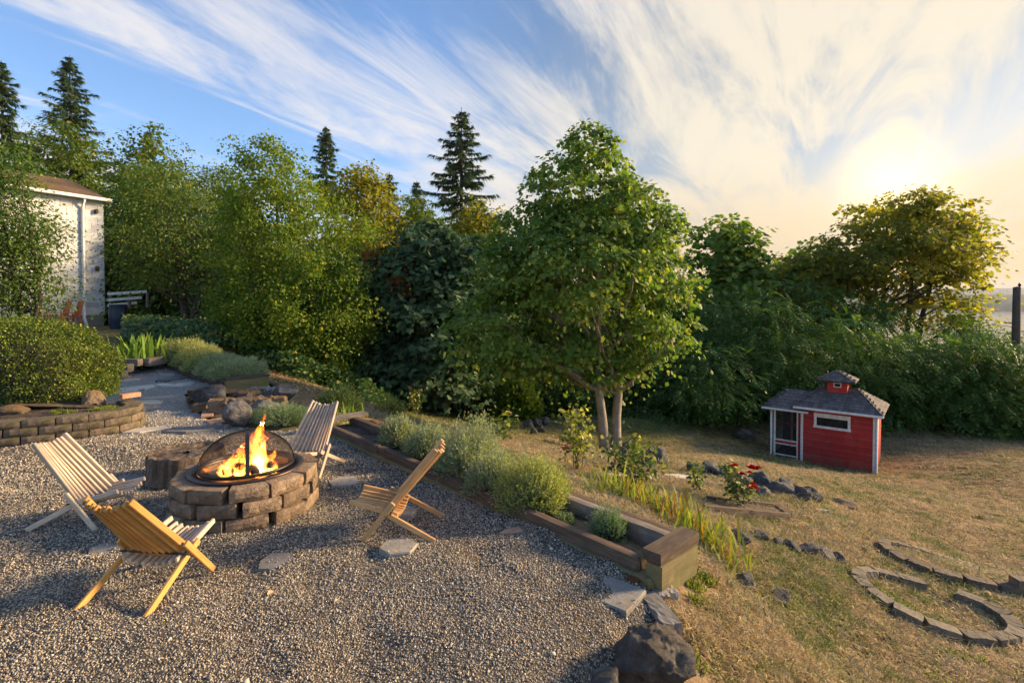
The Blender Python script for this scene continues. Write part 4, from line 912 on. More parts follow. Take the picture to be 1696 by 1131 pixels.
# ------------------------------------------------------------------ low block wall, upper left
def curve_pts(pts, n):
    p = np.array(pts, float); d = np.concatenate([[0], np.cumsum(np.linalg.norm(np.diff(p, axis=0), axis=1))]); s = np.linspace(0, d[-1], n)
    return np.stack([np.interp(s, d, p[:, k]) for k in range(p.shape[1])], -1), d[-1]
WALLP = [(-7.1, 4.90), (-6.4, 5.22), (-5.7, 5.55), (-5.32, 5.75), (-5.02, 5.94), (-4.80, 6.15), (-4.70, 6.40), (-4.78, 6.68), (-4.98, 6.88), (-5.2, 7.0)]
def block_wall():
    o = thing('block_wall', 'low curved retaining wall of brown blocks in front of the clipped hedge', 'wall', (-5.26, 5.14, 0))
    base = np.array([-5.26, 5.14, 0]); pts, L = curve_pts(WALLP, 400); bl = .30
    for c in range(3):
        s = -bl*.5*(c % 2)
        while s < L-.02:
            a, b = max(0, s+.004), min(L, s+bl-.004); s += bl
            if b-a < .06: continue
            p, q = pts[int(a/L*399)], pts[int(b/L*399)]; m = (p+q)/2; an = math.atan2(q[1]-p[1], q[0]-p[0]); nl = np.array([-(q-p)[1], (q-p)[0]]); nl /= np.linalg.norm(nl)+1e-9
            m = m+nl*(.09+.012*c); V, Fc = gridbox(np.linalg.norm(q-p), .18, .086, 5, 2, 3, .010, rng.uniform(0, 99), 3., .012)
            link('block', mk('block', V, Fc), M_BLOCKW, o, (m[0]-base[0], m[1]-base[1], .052+c*.090+gvz(*m)*.0), (rng.normal(0, .01), rng.normal(0, .01), an))
    # the bed it holds
    pw, _ = curve_pts(WALLP, 40); nl = np.gradient(pw, axis=0); nl = np.stack([-nl[:, 1], nl[:, 0]], -1); nl = nrm(nl); a = pw+nl*.16
    rows = [a, a+nl*.5, a+nl*1.1+np.array([-.3, .2]), a*0+np.array([-6.8, 7.2])+(a-a.mean(0))*.8, a*0+np.array([-8.6, 8.0])+(a-a.mean(0))*1.0]; zs = (.235, .30, .36, .42, .45); V = []
    for rw, z in zip(rows, zs): V.append(np.stack([rw[:, 0], rw[:, 1], z+.03*fbm(np.stack([rw[:, 0], rw[:, 1], 0*rw[:, 0]], -1), 3, 3)], -1))
    V = np.vstack(V); n = 40; i = np.arange(4)[:, None]*n+np.arange(n-1)[None]
    tag(link('raised_bed_soil', big('raised_bed_soil', V, np.stack([i, i+1, i+n+1, i+n], -1).reshape(-1, 4), True), M_SOIL), 'brown soil of the raised bed behind the low block wall', kind='structure')
block_wall()

# ------------------------------------------------------------------ shrubs
def hedge():
    c = np.array([-7.30, 6.95, .34]); rad = np.array([1.72, .80, .60]); o = thing('clipped_hedge', 'dense clipped rounded hedge behind the low block wall', 'hedge', c)
    r = np.random.default_rng(3); n = 62000
    d = nrm(r.normal(size=(n, 3))); d[:, 2] = np.abs(d[:, 2])*1.0; 
    pw = 3.2; k = (np.abs(d/1.)**pw).sum(1)**(-1/pw); s = d*k[:, None]; s[:, 2] = s[:, 2]*1.75-.05 ; bumpy = 1+.15*fbm(s*1.5+3, 1.8, 3)+.10*fbm(s*4, 2, 2)
    dep = 1-np.abs(r.normal(0, .045, n)); dep = np.where(r.random(n) < .02, 1+r.uniform(0, .06, n), dep); pos = s*rad*bumpy[:, None]*dep[:, None]; nn = nrm(d/rad)
    V, Fc = leaves(pos, nn*.7+r.normal(0, .6, (n, 3)), nn*.6+r.normal(0, .6, (n, 3))+np.array([0, 0, .4]), r.uniform(.016, .030, n), LEAF_ROUND)
    link('foliage', big('foliage', V, Fc), ML_HEDGE, o)
    D, Fi = ico(4); k = (np.abs(D)**pw).sum(1)**(-1/pw); S = D*k[:, None]; S[:, 2] = np.where(S[:, 2] > 0, S[:, 2]*1.75-.05, S[:, 2]*.3); S = S*(1+.10*fbm(S*1.5+3, 1.8, 3))[:, None]
    link('twig_core', big('twig_core', S*rad*.90, Fi, True), M_BARKD, o)
hedge()
LAV_LEAF = (np.array([(0, 0, 0), (.13, .5, .03), (0, 1, -.03), (-.13, .5, .03)], float), np.array([(0, 1, 2), (0, 2, 3)]))
def sprig_shrub(name, label, cat, loc, rx, ry, h, n, m, leaf, lm, seed, group=None, up=.5, woody=True, inner=.5, bm=None, lf=LAV_LEAF, tipm=None, ryaw=0, amp=.22):
    r = np.random.default_rng(seed); o = thing(name, label, cat, loc, ryaw, group); d = nrm(r.normal(size=(n, 3))*np.array([1, 1, .9])); d[:, 2] = np.abs(d[:, 2])+.08; d = nrm(d)
    env = lump(d, r, 14, amp)*r.uniform(.80, 1.06, n); tip = d*np.array([rx, ry, h])*env[:, None]; root = tip*inner*np.array([1, 1, .75]); L = np.linalg.norm(tip-root, axis=1)
    bendup = np.array([0, 0, 1.])*up*L[:, None]*.5
    t = (np.arange(m)+.5)/m; t = t[None, :]+r.uniform(-.05, .05, (n, m)); P3 = root[:, None]+(tip-root)[:, None]*t[..., None]+bendup[:, None]*(t*t)[..., None]*.6
    dd = nrm((tip-root)+bendup)[:, None]+r.normal(0, .55, (n, m, 3)); nor = r.normal(0, 1, (n*m, 3)); sz = leaf*r.uniform(.7, 1.25, n*m)*(1.15-.4*np.clip(t, 0, 1)).ravel()
    V, Fc = leaves(P3.reshape(-1, 3), dd.reshape(-1, 3), nor, sz, lf); link('foliage', big('foliage', V, Fc), lm, o)
    if woody:
        st = [tube(curve((r.normal(0, .02), r.normal(0, .02), -.02), tip[q]*.8, (0, 0, -.1*h), 5), np.linspace(.007, .002, 5)*max(.6, rx/.3), 4, False) for q in range(min(46, n))]; link('stems', big('stems', *join(st)), bm or M_BARK, o)
    return o
ML_LAV = leafmat('lavender_leaf', (.16, .20, .14), (.30, .34, .23), (.40, .42, .17), .28, 2.5, .7, .2)
ML_LAVY = leafmat('lavender_leaf_yellow_lit', (.18, .22, .13), (.32, .35, .14), (.46, .44, .08), .32, 4., .7, .25)  # low sunlight on the tips is painted as yellower leaves
ML_SANT = leafmat('santolina_leaf', (.26, .29, .10), (.40, .41, .16), (.48, .46, .20), .25, 2.5, .8, .15)
ML_SANTG = leafmat('santolina_leaf_grey', (.24, .28, .15), (.38, .41, .23), (.46, .47, .28), .25, 2.5, .8, .15)
ML_SILVER = leafmat('silver_green_leaf', (.13, .18, .11), (.26, .32, .22), (.16, .26, .06), .2, 3., .8, .3)
ML_ROSEM = leafmat('rosemary_leaf', (.07, .12, .035), (.16, .22, .06), (.24, .28, .08), .3, 2., .7, .2)

# long timber planter with lavender
PLZ = gvz(*(PLANTER0+AX*2))-.02
def plp(a, b, z): q = PLANTER0+AX*a+PX*b; return np.array([q[0], q[1], z])
def long_planter():
    o = thing('timber_planter', 'long low weathered timber planter along the gravel edge', 'planter'); 
    segs = [(0.13, 1.85), (1.858, 3.3), (3.308, 4.75)]
    for a, b in segs:
        bar('front_timber', plp(a, .065, .045), plp(b, .065, .045), .062, .10, M_TIMBER, o, bev=.010, jit=.0025)
        bar('lower_timber', plp(a-.1, .057, -.03), plp(b, .057, -.03), .085, .085, M_TIMBEROL, o, bev=.01, jit=.003)
        bar('back_timber', plp(a, .43, .04), plp(b, .43, .04), .07, .15, M_TIMBERG if a < 1 else M_TIMBER, o, bev=.010, jit=.0025)
        bar('back_lower_timber', plp(a, .432, -.15), plp(b, .432, -.15), .075, .25, M_TIMBER, o, bev=.010, jit=.0025)
    bar('end_cap', plp(.045, .04, .135), plp(.045, .49, .135), .122, .065, M_TIMBER, o, bev=.010, jit=.003)
    bar('end_block', plp(.035, .05, .005), plp(.035, .47, .005), .105, .18, M_TIMBEROL, o, bev=.008, jit=.003)
    bar('end_block', plp(.04, .05, -.165), plp(.04, .47, -.165), .100, .15, M_TIMBEROL, o, bev=.008, jit=.003)
    bar('far_board', plp(4.72, -.02, .12), plp(4.72, .62, .13), .16, .04, M_TIMBERG, o, bev=.006, jit=.003)
    bar('outer_timber', plp(.10, .60, -.03), plp(2.2, .60, -.02), .075, .17, M_TIMBER, o, bev=.01, jit=.003)
    bar('outer_timber', plp(2.21, .60, -.02), plp(4.3, .60, .0), .075, .17, M_TIMBER, o, bev=.01, jit=.003)
    bar('outer_post', plp(.155, .60, -.30), plp(.155, .60, .02), .07, .09, M_TIMBER, o, bev=.008, upv=(1, 0, 0))
    # soil
    for b0, b1, z in ((.06, .40, .025), (.46, .57, -.05)):
        n, m = 60, 6; A, B = np.meshgrid(np.linspace(.09, 4.72, n), np.linspace(b0, b1, m), indexing='ij'); q = PLANTER0[None, None]+A[..., None]*AX+B[..., None]*PX
        z0 = z-.10*np.clip(1.0-A, 0, 1); zz = z0+.05*fbm(np.stack([q[..., 0], q[..., 1], 0*A], -1), 7, 3); V = np.stack([q[..., 0], q[..., 1], zz], -1).reshape(-1, 3)
        i = np.arange(n-1)[:, None]*m+np.arange(m-1)[None]; link('soil', big('soil', V, np.stack([i, i+1, i+m+1, i+m], -1).reshape(-1, 4), True), M_SOIL, o)
long_planter()
for k, (a, b, rr, hh, n, m, mt, lab) in enumerate((
    (.52, .25, .14, .21, 330, 13, ML_SILVER, 'small round grey green lavender nearest the planter end'),
    (.86, .17, .075, .09, 80, 10, ML_SILVER, 'tiny grey lavender seedling between the larger planter shrubs'),
    (1.24, .22, .33, .39, 1250, 15, ML_LAVY, 'wide yellow lit lavender with bare woody stems in the planter'),
    (1.68, .17, .25, .32, 800, 14, ML_LAV, 'grey green lavender joined to the yellow lit one in the planter'),
    (2.14, .28, .35, .42, 1300, 15, ML_LAV, 'largest grey green lavender in the middle of the planter'),
    (2.84, .30, .27, .35, 850, 14, ML_LAV, 'lavender second from the far end of the planter'),
    (3.44, .32, .23, .33, 700, 14, ML_LAV, 'lavender at the far end of the planter'))):
    q = plp(a, b+.045, .01); sprig_shrub('lavender_shrub', lab, 'shrub', q, rr, rr*.95, hh, n, m, .036 if rr > .2 else .026, mt, 200+k, 'lavender shrubs in the long planter', bm=M_BARKD)

def strap_plant(name, label, loc, n, L, w, spread, lean, lm, seed, cat='plant', group=None):
    r = np.random.default_rng(seed); o = thing(name, label, cat, loc, 0, group); parts = []
    for i in range(n):
        a = r.uniform(0, 6.28); d = np.array([math.cos(a), math.sin(a), 0]); s = np.array([-d[1], d[0], 0])*w*r.uniform(.7, 1.2); b = np.array([r.normal(0, spread), r.normal(0, spread), -.02]); l = L*r.uniform(.55, 1.15); q = lean*r.uniform(.2, 1.3); t = np.linspace(0, 1, 6)
        p = b+d*(l*q*t**1.8)[:, None]+np.array([0, 0, 1])*(l*(t-.42*q*t**2.4))[:, None]; wd = np.array([.8, 1, 1, .85, .55, .04]); V = np.empty((12, 3)); V[0::2] = p-s*wd[:, None]; V[1::2] = p+s*wd[:, None]
        Fc = []
        for k in range(5): Fc += [(2*k, 2*k+1, 2*k+3), (2*k, 2*k+3, 2*k+2)]
        parts.append((V, np.array(Fc)))
    link('blades', big('blades', *join(parts)), lm, o); return o
ML_IRIS = green_mat('iris_blade', (.40, .17, .03), (.17, .25, .04), (.34, .38, .07))
ML_BLADE = green_mat('green_blade', (.08, .16, .02), (.16, .28, .04), (.30, .38, .08))
ML_DAY = green_mat('daylily_blade', (.10, .18, .03), (.22, .30, .05), (.38, .42, .10))
for k, (u, v, y, n, L) in enumerate(((1030, 815, 4.75, 22, .27), (1062, 815, 4.85, 20, .25), (1085, 835, 4.5, 20, .22), (1112, 845, 4.35, 24, .24), (1140, 850, 4.3, 20, .24), (1165, 862, 4.15, 26, .27), (1195, 885, 4.0, 22, .28), (1000, 800, 5.1, 18, .24), (1120, 815, 4.9, 14, .2))):
    p = P(u, v, y); strap_plant('iris_plant', 'yellow green iris clump with orange tips beside the planter' if k not in (6, 8) else ('separate iris clump with orange tips past the planter end' if k == 6 else 'thin iris clump in front of the rose bed timber'), (p[0], p[1], gz(p[0], p[1])), int(n*2.6), L*1.0, .009, .12, .6, ML_IRIS, 300+k, 'plant', 'iris clumps' if k not in (6, 8) else None)

# ------------------------------------------------------------------ stones
def rock(label, loc, s, mat, seed, name='rock', group=None, rz=0, sub=3, planes=14, rough=.06, cat='rock', sink=.25):
    r = np.random.default_rng(seed); me = rock_mesh(name, r, sub, planes, rough, (1, 1, 1)); o = link(name, me, mat, None, (loc[0], loc[1], loc[2]+s[2]*(1-sink*2)), (r.normal(0, .15), r.normal(0, .15), rz), s); return tag(o, label, cat, group)
b = P(1072, 1105, 2.28); rock('big dark brown boulder at the gravel edge in the bottom middle', (b[0]+.02, b[1]+.02, -.10), (.215, .19, .17), M_BOULDERB, 2, 'boulder', None, .4, 5, 26, .13, 'rock', .2)
b = P(1002, 1128, 2.12); rock('small grey rock touching the big boulder at the bottom edge', (b[0], b[1], -.02), (.075, .06, .05), M_BOULDER, 3, 'rock', None, 0, 3)
for k, (u, v, y, s, lab, mt) in enumerate(((1232, 955, 3.75, .085, 'pointed dark rock on the slope below the planter', M_LAVA), (1292, 975, 3.85, .085, 'slanted grey and tan rock on the slope', M_BOULDER),
    (1225, 885, 4.5, .10, 'dark rock at the top of the slope row by the iris clump', M_LAVA))):
    p = P(u, v, y); z = gz(p[0], p[1]); rock(lab, (p[0], p[1], z), (s*1.2, s*.8, s*.75), mt, 20+k, 'rock', None, k*.7, 4, 12, .09)
for k, (u, v, s) in enumerate(((1258, 897, .075), (1285, 905, .06), (1310, 912, .07), (1335, 917, .075), (1365, 922, .085), (1385, 925, .07))):
    p = G(u, v); rock('dark lava rock in the short row across the slope', (p[0], p[1], gz(p[0], p[1])), (s*1.4, s, s*.75), M_LAVA, 30+k, 'rock', 'rocks in the row across the slope', k, 3, 12, .1)
for k, (u, v, s) in enumerate(((1150, 783, .14), (1172, 785, .16), (1192, 790, .15), (1212, 797, .13), (1235, 806, .13), (1258, 806, .17), (1275, 812, .15), (1290, 818, .16), (1305, 822, .13), (1320, 825, .16), (1338, 826, .15), (1262, 820, .10), (1300, 812, .14))):
    p = G(u, v); rock('dark jagged rock in the row behind the red roses', (p[0], p[1], gz(p[0], p[1])), (s*1.15, s*.8, s*.75), M_LAVA, 50+k, 'rock', 'rocks in the row behind the red roses', k*.9, 3, 11, .12)
for k, (u, v, s) in enumerate(((1038, 745, .16), (1055, 752, .15), (1030, 757, .12), (1088, 768, .16), (1075, 775, .12), (978, 748, .12), (965, 742, .14), (1092, 755, .12))):
    p = G(u, v); rock('dark rock around the foot of the lawn maple', (p[0], p[1], gz(p[0], p[1])), (s*1., s*.8, s*1.15), M_LAVA, 70+k, 'rock', 'rocks around the maple foot', k*.9, 3, 11, .12)
for k, (u, v, s) in enumerate(((876, 708, .15), (890, 706, .15), (903, 704, .16), (897, 716, .13), (884, 720, .10))):
    p = G(u, v); rock('grey rock heaped at the end of the curved brick edging', (p[0], p[1], gz(p[0], p[1])), (s, s*.8, s*1.1), M_BOULDER, 90+k, 'rock', 'rocks at the curved brick edging', k*.9, 3, 11, .12)
p = G(1232, 725); rock('flat grey rock under the locust left of the shed', (p[0], p[1], gz(p[0], p[1])), (.38, .25, .25), M_BOULDER, 101, 'rock', None, .3, 3)
p = G(1395, 835); rock('low brown stone past the end of the rock row', (p[0], p[1], gz(p[0], p[1])), (.22, .15, .06), M_BLOCK, 102, 'rock', None, -.3, 3)
p = G(1465, 1057); rock('small brown stone on the slope below the brick ring', (p[0], p[1], gz(p[0], p[1])), (.05, .035, .035), M_BLOCK, 103, 'rock', None, -.3, 3)
# stones of the mossy feature by the path
def wp(u, v, z=0): q = G(u, v); return q
p = G(338, 678); rock('rounded grey boulder on the mossy stone bed by the path', (p[0], p[1]+.15, 0), (.30, .22, .19), M_BOULDER, 111, 'boulder', None, -.3, 4, 12, .05, 'rock', .12)
p = G(385, 708); rock('grey boulder beside the silvery shrub', (p[0], p[1]+.1, 0), (.17, .16, .17), M_BOULDER, 112, 'boulder', None, .3, 4, 12, .05, 'rock', .12)
p = G(420, 702); rock('flat grey boulder half hidden by the silvery shrub', (p[0], p[1]+.2, 0), (.24, .18, .14), M_BOULDER, 113, 'boulder', None, .9, 4, 12, .05, 'rock', .12)
p = G(463, 680); rock('rounded grey boulder at the back of the mossy bed', (p[0], p[1]+.15, 0), (.22, .18, .15), M_BOULDER, 114, 'boulder', None, .1, 4, 12, .05, 'rock', .12)
p = G(122, 700); rock('leaning grey slab rock in front of the clipped hedge', (-5.45, 6.62, .22), (.12, .18, .15), M_MOSSROCK, 115, 'rock', None, .5, 4, 10, .06)
rock('dark mossy rock at the foot of the clipped hedge', (-5.95, 6.05, .25), (.17, .12, .08), M_MOSSROCK, 116, 'rock', None, .2, 4, 10, .06)
def ledge(label, u, v, L, D, z, t, rot, seed, mat, cat='stone'):
    p = G(u, v); V, Fc = gridbox(L, D, t, 26, 10, 6, .12, seed, 7.); V = V+(fbm(V*9+seed, 2., 3)*.05)[:, None]; o = link('stone_ledge', mk('ledge', V, Fc), mat, None, (p[0], p[1], z), (0, 0, rot)); tag(o, label, cat)
ledge('rust mossy stone ledge behind the rounded boulder', 372, 668, 1.15, .30, .09, .22, R(-14), 5, M_MOSSROCK)
ledge('orange mossy stone ledge in front of the soil pocket', 412, 684, 1.05, .24, .06, .22, R(14), 9, M_MOSSROCK)
ledge('flat paler stone capping the mossy bed by the timber planter', 440, 668, .55, .3, .14, .10, R(8), 12, M_FLAG)
ledge('dark soil stone base of the mossy bed', 400, 676, 1.1, .7, .04, .12, R(2), 15, M_MOSSROCK)

SLABS = []
def slab(label, u, v, rx, ry, rot=0., mat=None, n=7, t=.03, lift=.006, seed=1, name='flagstone', group=None, cat='paving', reg=False, sides=None):
    p = G(u, v); r = np.random.default_rng(seed); a = np.linspace(0, 2*math.pi, n, endpoint=False)+(0 if reg else r.uniform(0, 1)); rr = np.ones(n) if reg else r.uniform(.78, 1.12, n)
    if not reg: a = a+r.normal(0, .15, n)
    x = rx*rr*np.cos(a); y = ry*rr*np.sin(a); V = []; sc = (1., 1., .965); zz = (-t, lift-.008, lift)
    for s, z in zip(sc, zz): V += [(x[i]*s, y[i]*s, z) for i in range(n)]
    V.append((0, 0, lift)); Fc = []
    for k in range(2):
        for i in range(n): Fc.append((k*n+i, k*n+(i+1) % n, k*n+n+(i+1) % n, k*n+n+i))
    for i in range(n): Fc.append((2*n+i, 2*n+(i+1) % n, 3*n))
    inside = bool(inpoly(np.array([p[0]]), np.array([p[1]]), GRAVEL)[0]); z = gvz(p[0], p[1]) if inside else gz(p[0], p[1])
    if inside and p[1] < 7: SLABS.append((p[0], p[1], z+lift, min(rx, ry), rx, ry, rot))
    o = link(name, mk(name, V, Fc), mat, None, (p[0], p[1], z), (r.normal(0, .015), r.normal(0, .015), rot)); return tag(o, label, cat, group)
slab('hexagonal concrete paver under the honey coloured chair', 660, 908, .125, .125, .3, M_CONC, 6, .03, .030, 1, 'hexagonal_paver', None, 'paving', True)
slab('hexagonal concrete paver between stump chair and planter', 569, 795, .135, .135, .1, M_CONC, 6, .03, .025, 2, 'hexagonal_paver', None, 'paving', True)
slab('small hexagonal paver behind the honey coloured chair', 668, 848, .10, .10, .2, M_CONC, 6, .03, .03, 3, 'hexagonal_paver', None, 'paving', True)
slab('flat speckled flagstone alone in the gravel left of middle', 457, 927, .125, .105, .3, M_FLAG, 7, .03, .014, 4)
slab('dark flat stone behind the orange toned chair', 180, 905, .16, .10, .1, M_FLAG, 8, .03, .004, 5)
slab('square pale concrete paver near the planter end', 1018, 975, .185, .185, R(8), M_CONC, 4, .03, .002, 6, 'square_paver', None, 'paving', True)
slab('round rusty drain patch by the planter end', 1047, 945, .10, .075, .2, M_RUST, 10, .03, .004, 7, 'drain_cover', None, 'drain cover')
slab('pinkish square stone nearest the far planter timber', 600, 728, .24, .14, .5, M_FLAG, 4, .03, .008, 8, 'flagstone')
slab('pinkish square stone beside the long planter', 622, 755, .22, .14, .5, M_FLAG, 4, .03, .008, 9, 'flagstone')
slab('pink flat stone near the far end of the planter', 560, 715, .26, .12, .3, M_FLAG, 5, .03, .006, 10, 'flagstone')
slab('reddish stone nearly buried in gravel by the planter', 860, 872, .13, .06, .3, M_TERRA, 8, .03, .003, 11)
slab('flat stone left of the stump', 215, 790, .20, .10, .1, M_FLAG, 7, .03, .012, 12)
slab('flat stone behind the stump and fire pit', 310, 712, .30, .14, .1, M_FLAG, 8, .03, .014, 13)
slab('pale flagstone at the end of the low block wall', 245, 712, .26, .15, .5, M_FLAGP, 5, .03, .02, 14)
for k, (u, v, rx, ry, mt) in enumerate(((240, 665, .36, .20, M_FLAGP), (262, 658, .30, .12, M_FLAGP), (208, 645, .40, .22, M_FLAGP), (245, 640, .28, .14, M_FLAGP), (275, 637, .26, .13, M_FLAGP), (190, 630, .45, .13, M_FLAGP), (288, 628, .40, .20, M_FLAG), (305, 638, .26, .18, M_FLAGP), (275, 618, .30, .14, M_FLAGP), (250, 612, .3, .14, M_FLAG), (280, 603, .35, .2, M_FLAG), (245, 597, .3, .15, M_FLAG), (160, 640, .3, .13, M_FLAGP), (225, 603, .25, .12, M_FLAG), (300, 615, .3, .2, M_FLAG))):
    slab('irregular pale flagstone set in the gravel path', u, v, rx, ry, k*.7, mt, 6+k % 3, .03, .02, 60+k, 'flagstone', 'flagstones of the gravel path')
p = G(345, 690); box_obj('terracotta_tile', (.62, .15, .03), M_TERRA, None, (p[0]-.15, p[1]+.25, gvz(p[0]-.15, p[1]+.25)+.02), (0, 0, R(-62)), .004); tag(bpy.data.objects['terracotta_tile'], 'long salmon tile edging the mossy stone bed', 'tile')
p = G(355, 697); o = box_obj('terracotta_tile', (.25, .20, .03), M_TERRA, None, (p[0]+.05, p[1]-.05, gvz(p[0], p[1])+.02), (0, 0, R(-40)), .004); tag(o, 'short salmon tile by the grey boulder', 'tile')
p = G(178, 690); o = box_obj('loose_brick', (.22, .11, .06), M_TERRA, None, (-5.08, 6.78, .36), (0, 0, R(60)), .004); tag(o, 'loose tan brick lying on top of the low block wall', 'brick')
# edging stones at the terrace end
for k, (u, v, L, W, rz, lab) in enumerate(((1100, 975, .13, .11, R(20), 'short grey edging stone at the planter corner'), (1092, 1010, .31, .10, R(-79), 'long grey edging stone above the big boulder'), (1098, 1055, .14, .10, R(-70), 'grey edging stone half behind the big boulder'))):
    p = G(u, v); V, Fc = gridbox(L, W, .07, 10, 5, 3, .035, 40+k, 5.); o = link('edging_stone', mk('edging_stone', V, Fc), M_FLAG, None, (p[0], p[1], gvz(p[0], p[1])-.005), (0, 0, rz)); tag(o, lab, 'edging stone')

# ------------------------------------------------------------------ brick rings on the slope
def ring(label, c, rx, ry, blocks, mat, seed, gap=()):
    r = np.random.default_rng(seed); o = thing('block_ring', label, 'garden ring', (c[0], c[1], gz(*c)))
    for (a0, a1, lay) in blocks:
        am = (a0+a1)/2; x0, y0 = c[0]+rx*math.cos(a0), c[1]+ry*math.sin(a0); x1, y1 = c[0]+rx*math.cos(a1), c[1]+ry*math.sin(a1); L = math.hypot(x1-x0, y1-y0)*.97; mx, my = (x0+x1)/2, (y0+y1)/2
        z0 = gz(x0, y0); z1 = gz(x1, y1); V, Fc = gridbox(L, .115, .085, 8, 3, 3, .028, r.uniform(0, 99), 4.); V[:, 1] += -.0+ .10*(V[:, 0]/L)**2*L*0
        an = math.atan2(y1-y0, x1-x0); sl = math.atan2(z1-z0, math.hypot(x1-x0, y1-y0))
        link('block', mk('block', V, Fc), mat, o, (mx-c[0], my-c[1], max((z0+z1)/2, gz(mx, my))+.036+lay*.075-gz(*c)), (r.normal(0, .03), -sl+r.normal(0, .02), an))
    return o
c1 = G(1545, 1012)[:2]; bl = []
a = R(-175)
for k in range(15):
    st = R(24); 
    if k not in (9,): bl.append((a, a+st*.97, 0))
    a += st
ring('nearer oval ring of grey blocks sunk in the slope', c1, .62, .46, bl, M_BLOCKG, 3)
c2 = G(1615, 946)[:2]; bl = []; a = R(-180)
for k in range(20): bl.append((a, a+R(17.4), 0)); a += R(18)
for k in range(4, 11): bl.append((R(-180)+R(18)*k+R(9), R(-180)+R(18)*k+R(26), 1))
ring('farther oval ring of rusty blocks, partly two courses high', c2, .93, .58, bl, M_BLOCKR, 4)
def grass_patch(name, label, spots, mat, hgt, seed, dens=1., wid=.0035):
    r = np.random.default_rng(seed); parts = []
    for x, y, rad, n in spots:
        for i in range(int(n*dens)):
            a = r.uniform(0, 6.28); d = rad*math.sqrt(r.random()); px, py = x+d*math.cos(a), y+d*math.sin(a); V, Fc = tuft(r, 7, hgt*r.uniform(.6, 1.2), wid, .015, .8); parts.append((V+np.array([px, py, gz(px, py)+.01]), Fc))
    o = link(name, big(name, *join(parts)), mat); return tag(o, label, kind='stuff')
q = lambda u, v: G(u, v)[:2]
sp = [(*q(1140, 958), .09, 70), (*q(1170, 960), .05, 25), (*q(1470, 985), .12, 60), (*q(1455, 1000), .08, 25), (*q(1500, 1005), .07, 25), (*q(1545, 1030), .06, 20), (*q(1405, 1000), .05, 16), (*q(1375, 1003), .05, 14), (*q(1550, 1120), .07, 20), (*q(1600, 975), .08, 20), (*q(1180, 1015), .07, 24), (*q(1310, 1010), .05, 18), (*q(1400, 965), .08, 20), (*q(1420, 950), .06, 14), (*q(1380, 855), .12, 22), (*q(1155, 1000), .05, 14), (*q(1150, 1095), .05, 14), (*q(1100, 945), .03, 6), (*q(1320, 1050), .05, 12), (*q(1460, 930), .06, 14), (*q(1700, 985), .1, 22), (*q(1265, 780), .3, 30), (*q(1215, 812), .25, 40)]
rr_ = np.random.default_rng(77)
for _ in range(190):
    yy = rr_.uniform(2.7, 11); xx = rr_.uniform(.6, min(12, 1.02*yy)); aa, bb = planter_uv(xx, yy)
    if bb > .75 and not bool(inpoly(np.array([xx]), np.array([yy]), GRAVEL)[0]): sp.append((xx, yy, rr_.uniform(.02, .10), int(rr_.uniform(3, 14))))
grass_patch('green_grass', 'bright green grass tufts on the slope and inside the ring', sp, M_GREENGRASS, .055, 5)

# ------------------------------------------------------------------ rose bed and roses
def bed():
    o = thing('rose_bed', 'low dark timber bed edge holding the red rose bush', 'planter', (0, 0, 0)); A, B, C_, D = G(1170, 832), G(1285, 842), G(1308, 860), G(1165, 848)
    z = min(gz(*A[:2]), gz(*B[:2]), gz(*C_[:2]))+.02
    for nm, a, b in (('back_timber', A, B), ('end_timber', B, C_), ('front_timber', D, C_)):
        d = (b-a)[:2]; n = max(1, int(np.linalg.norm(d)/1.2))
        for k in range(n):
            p = a+(b-a)*k/n; q_ = a+(b-a)*(k+1)/n; bar(nm, (p[0], p[1], gz(*p[:2])+.03), (q_[0], q_[1], gz(*q_[:2])+.03), .06, .075, M_TIMBER, o, bev=.01, jit=.003)
    V = [(p[0], p[1], gz(*p[:2])+.035) for p in (A, B, C_, D)]; link('soil', mk('soil', V, [(3, 2, 1, 0)]), M_SOIL, o)
bed()
ML_ROSE = leafmat('rose_leaf', (.05, .09, .025), (.12, .17, .045), (.30, .28, .10), .35, 2., .5, .2)
ML_ROSEY = leafmat('rose_leaf_yellow', (.12, .15, .035), (.26, .27, .07), (.42, .40, .12), .4, 2., .5, .2)
M_REDP = plain('red_petal', (.55, .012, .02), .6, .3, 0, .25, 30); M_PINKP = plain('coral_petal', (.75, .25, .14), .6, .3, 0, .15, 30); M_YELP = plain('yellow_petal', (.75, .5, .05), .6, .3, 0, .1, 30); M_WHITEP = plain('white_petal', (.8, .75, .6), .6, .3, 0, .05, 30)
def bloom_mesh(r):
    pos = []; fw = []; nr = []; sz = []
    for k in range(3):
        m = 6; a = np.linspace(0, 6.28, m, endpoint=False)+k*.5; d = np.stack([np.cos(a), np.sin(a), 0*a], -1); pos.append(d*.1*(k+.3)); fw.append(d*(.35+.45*k)+np.array([0, 0, 1.-.25*k])); nr.append(-d+np.array([0, 0, .5])); sz.append(np.full(m, .75+.1*k))
    return leaves(np.vstack(pos), np.vstack(fw), np.vstack(nr), np.concatenate(sz), (LEAF_ROUND[0]*np.array([1.3, 1, 2.]), LEAF_ROUND[1]))
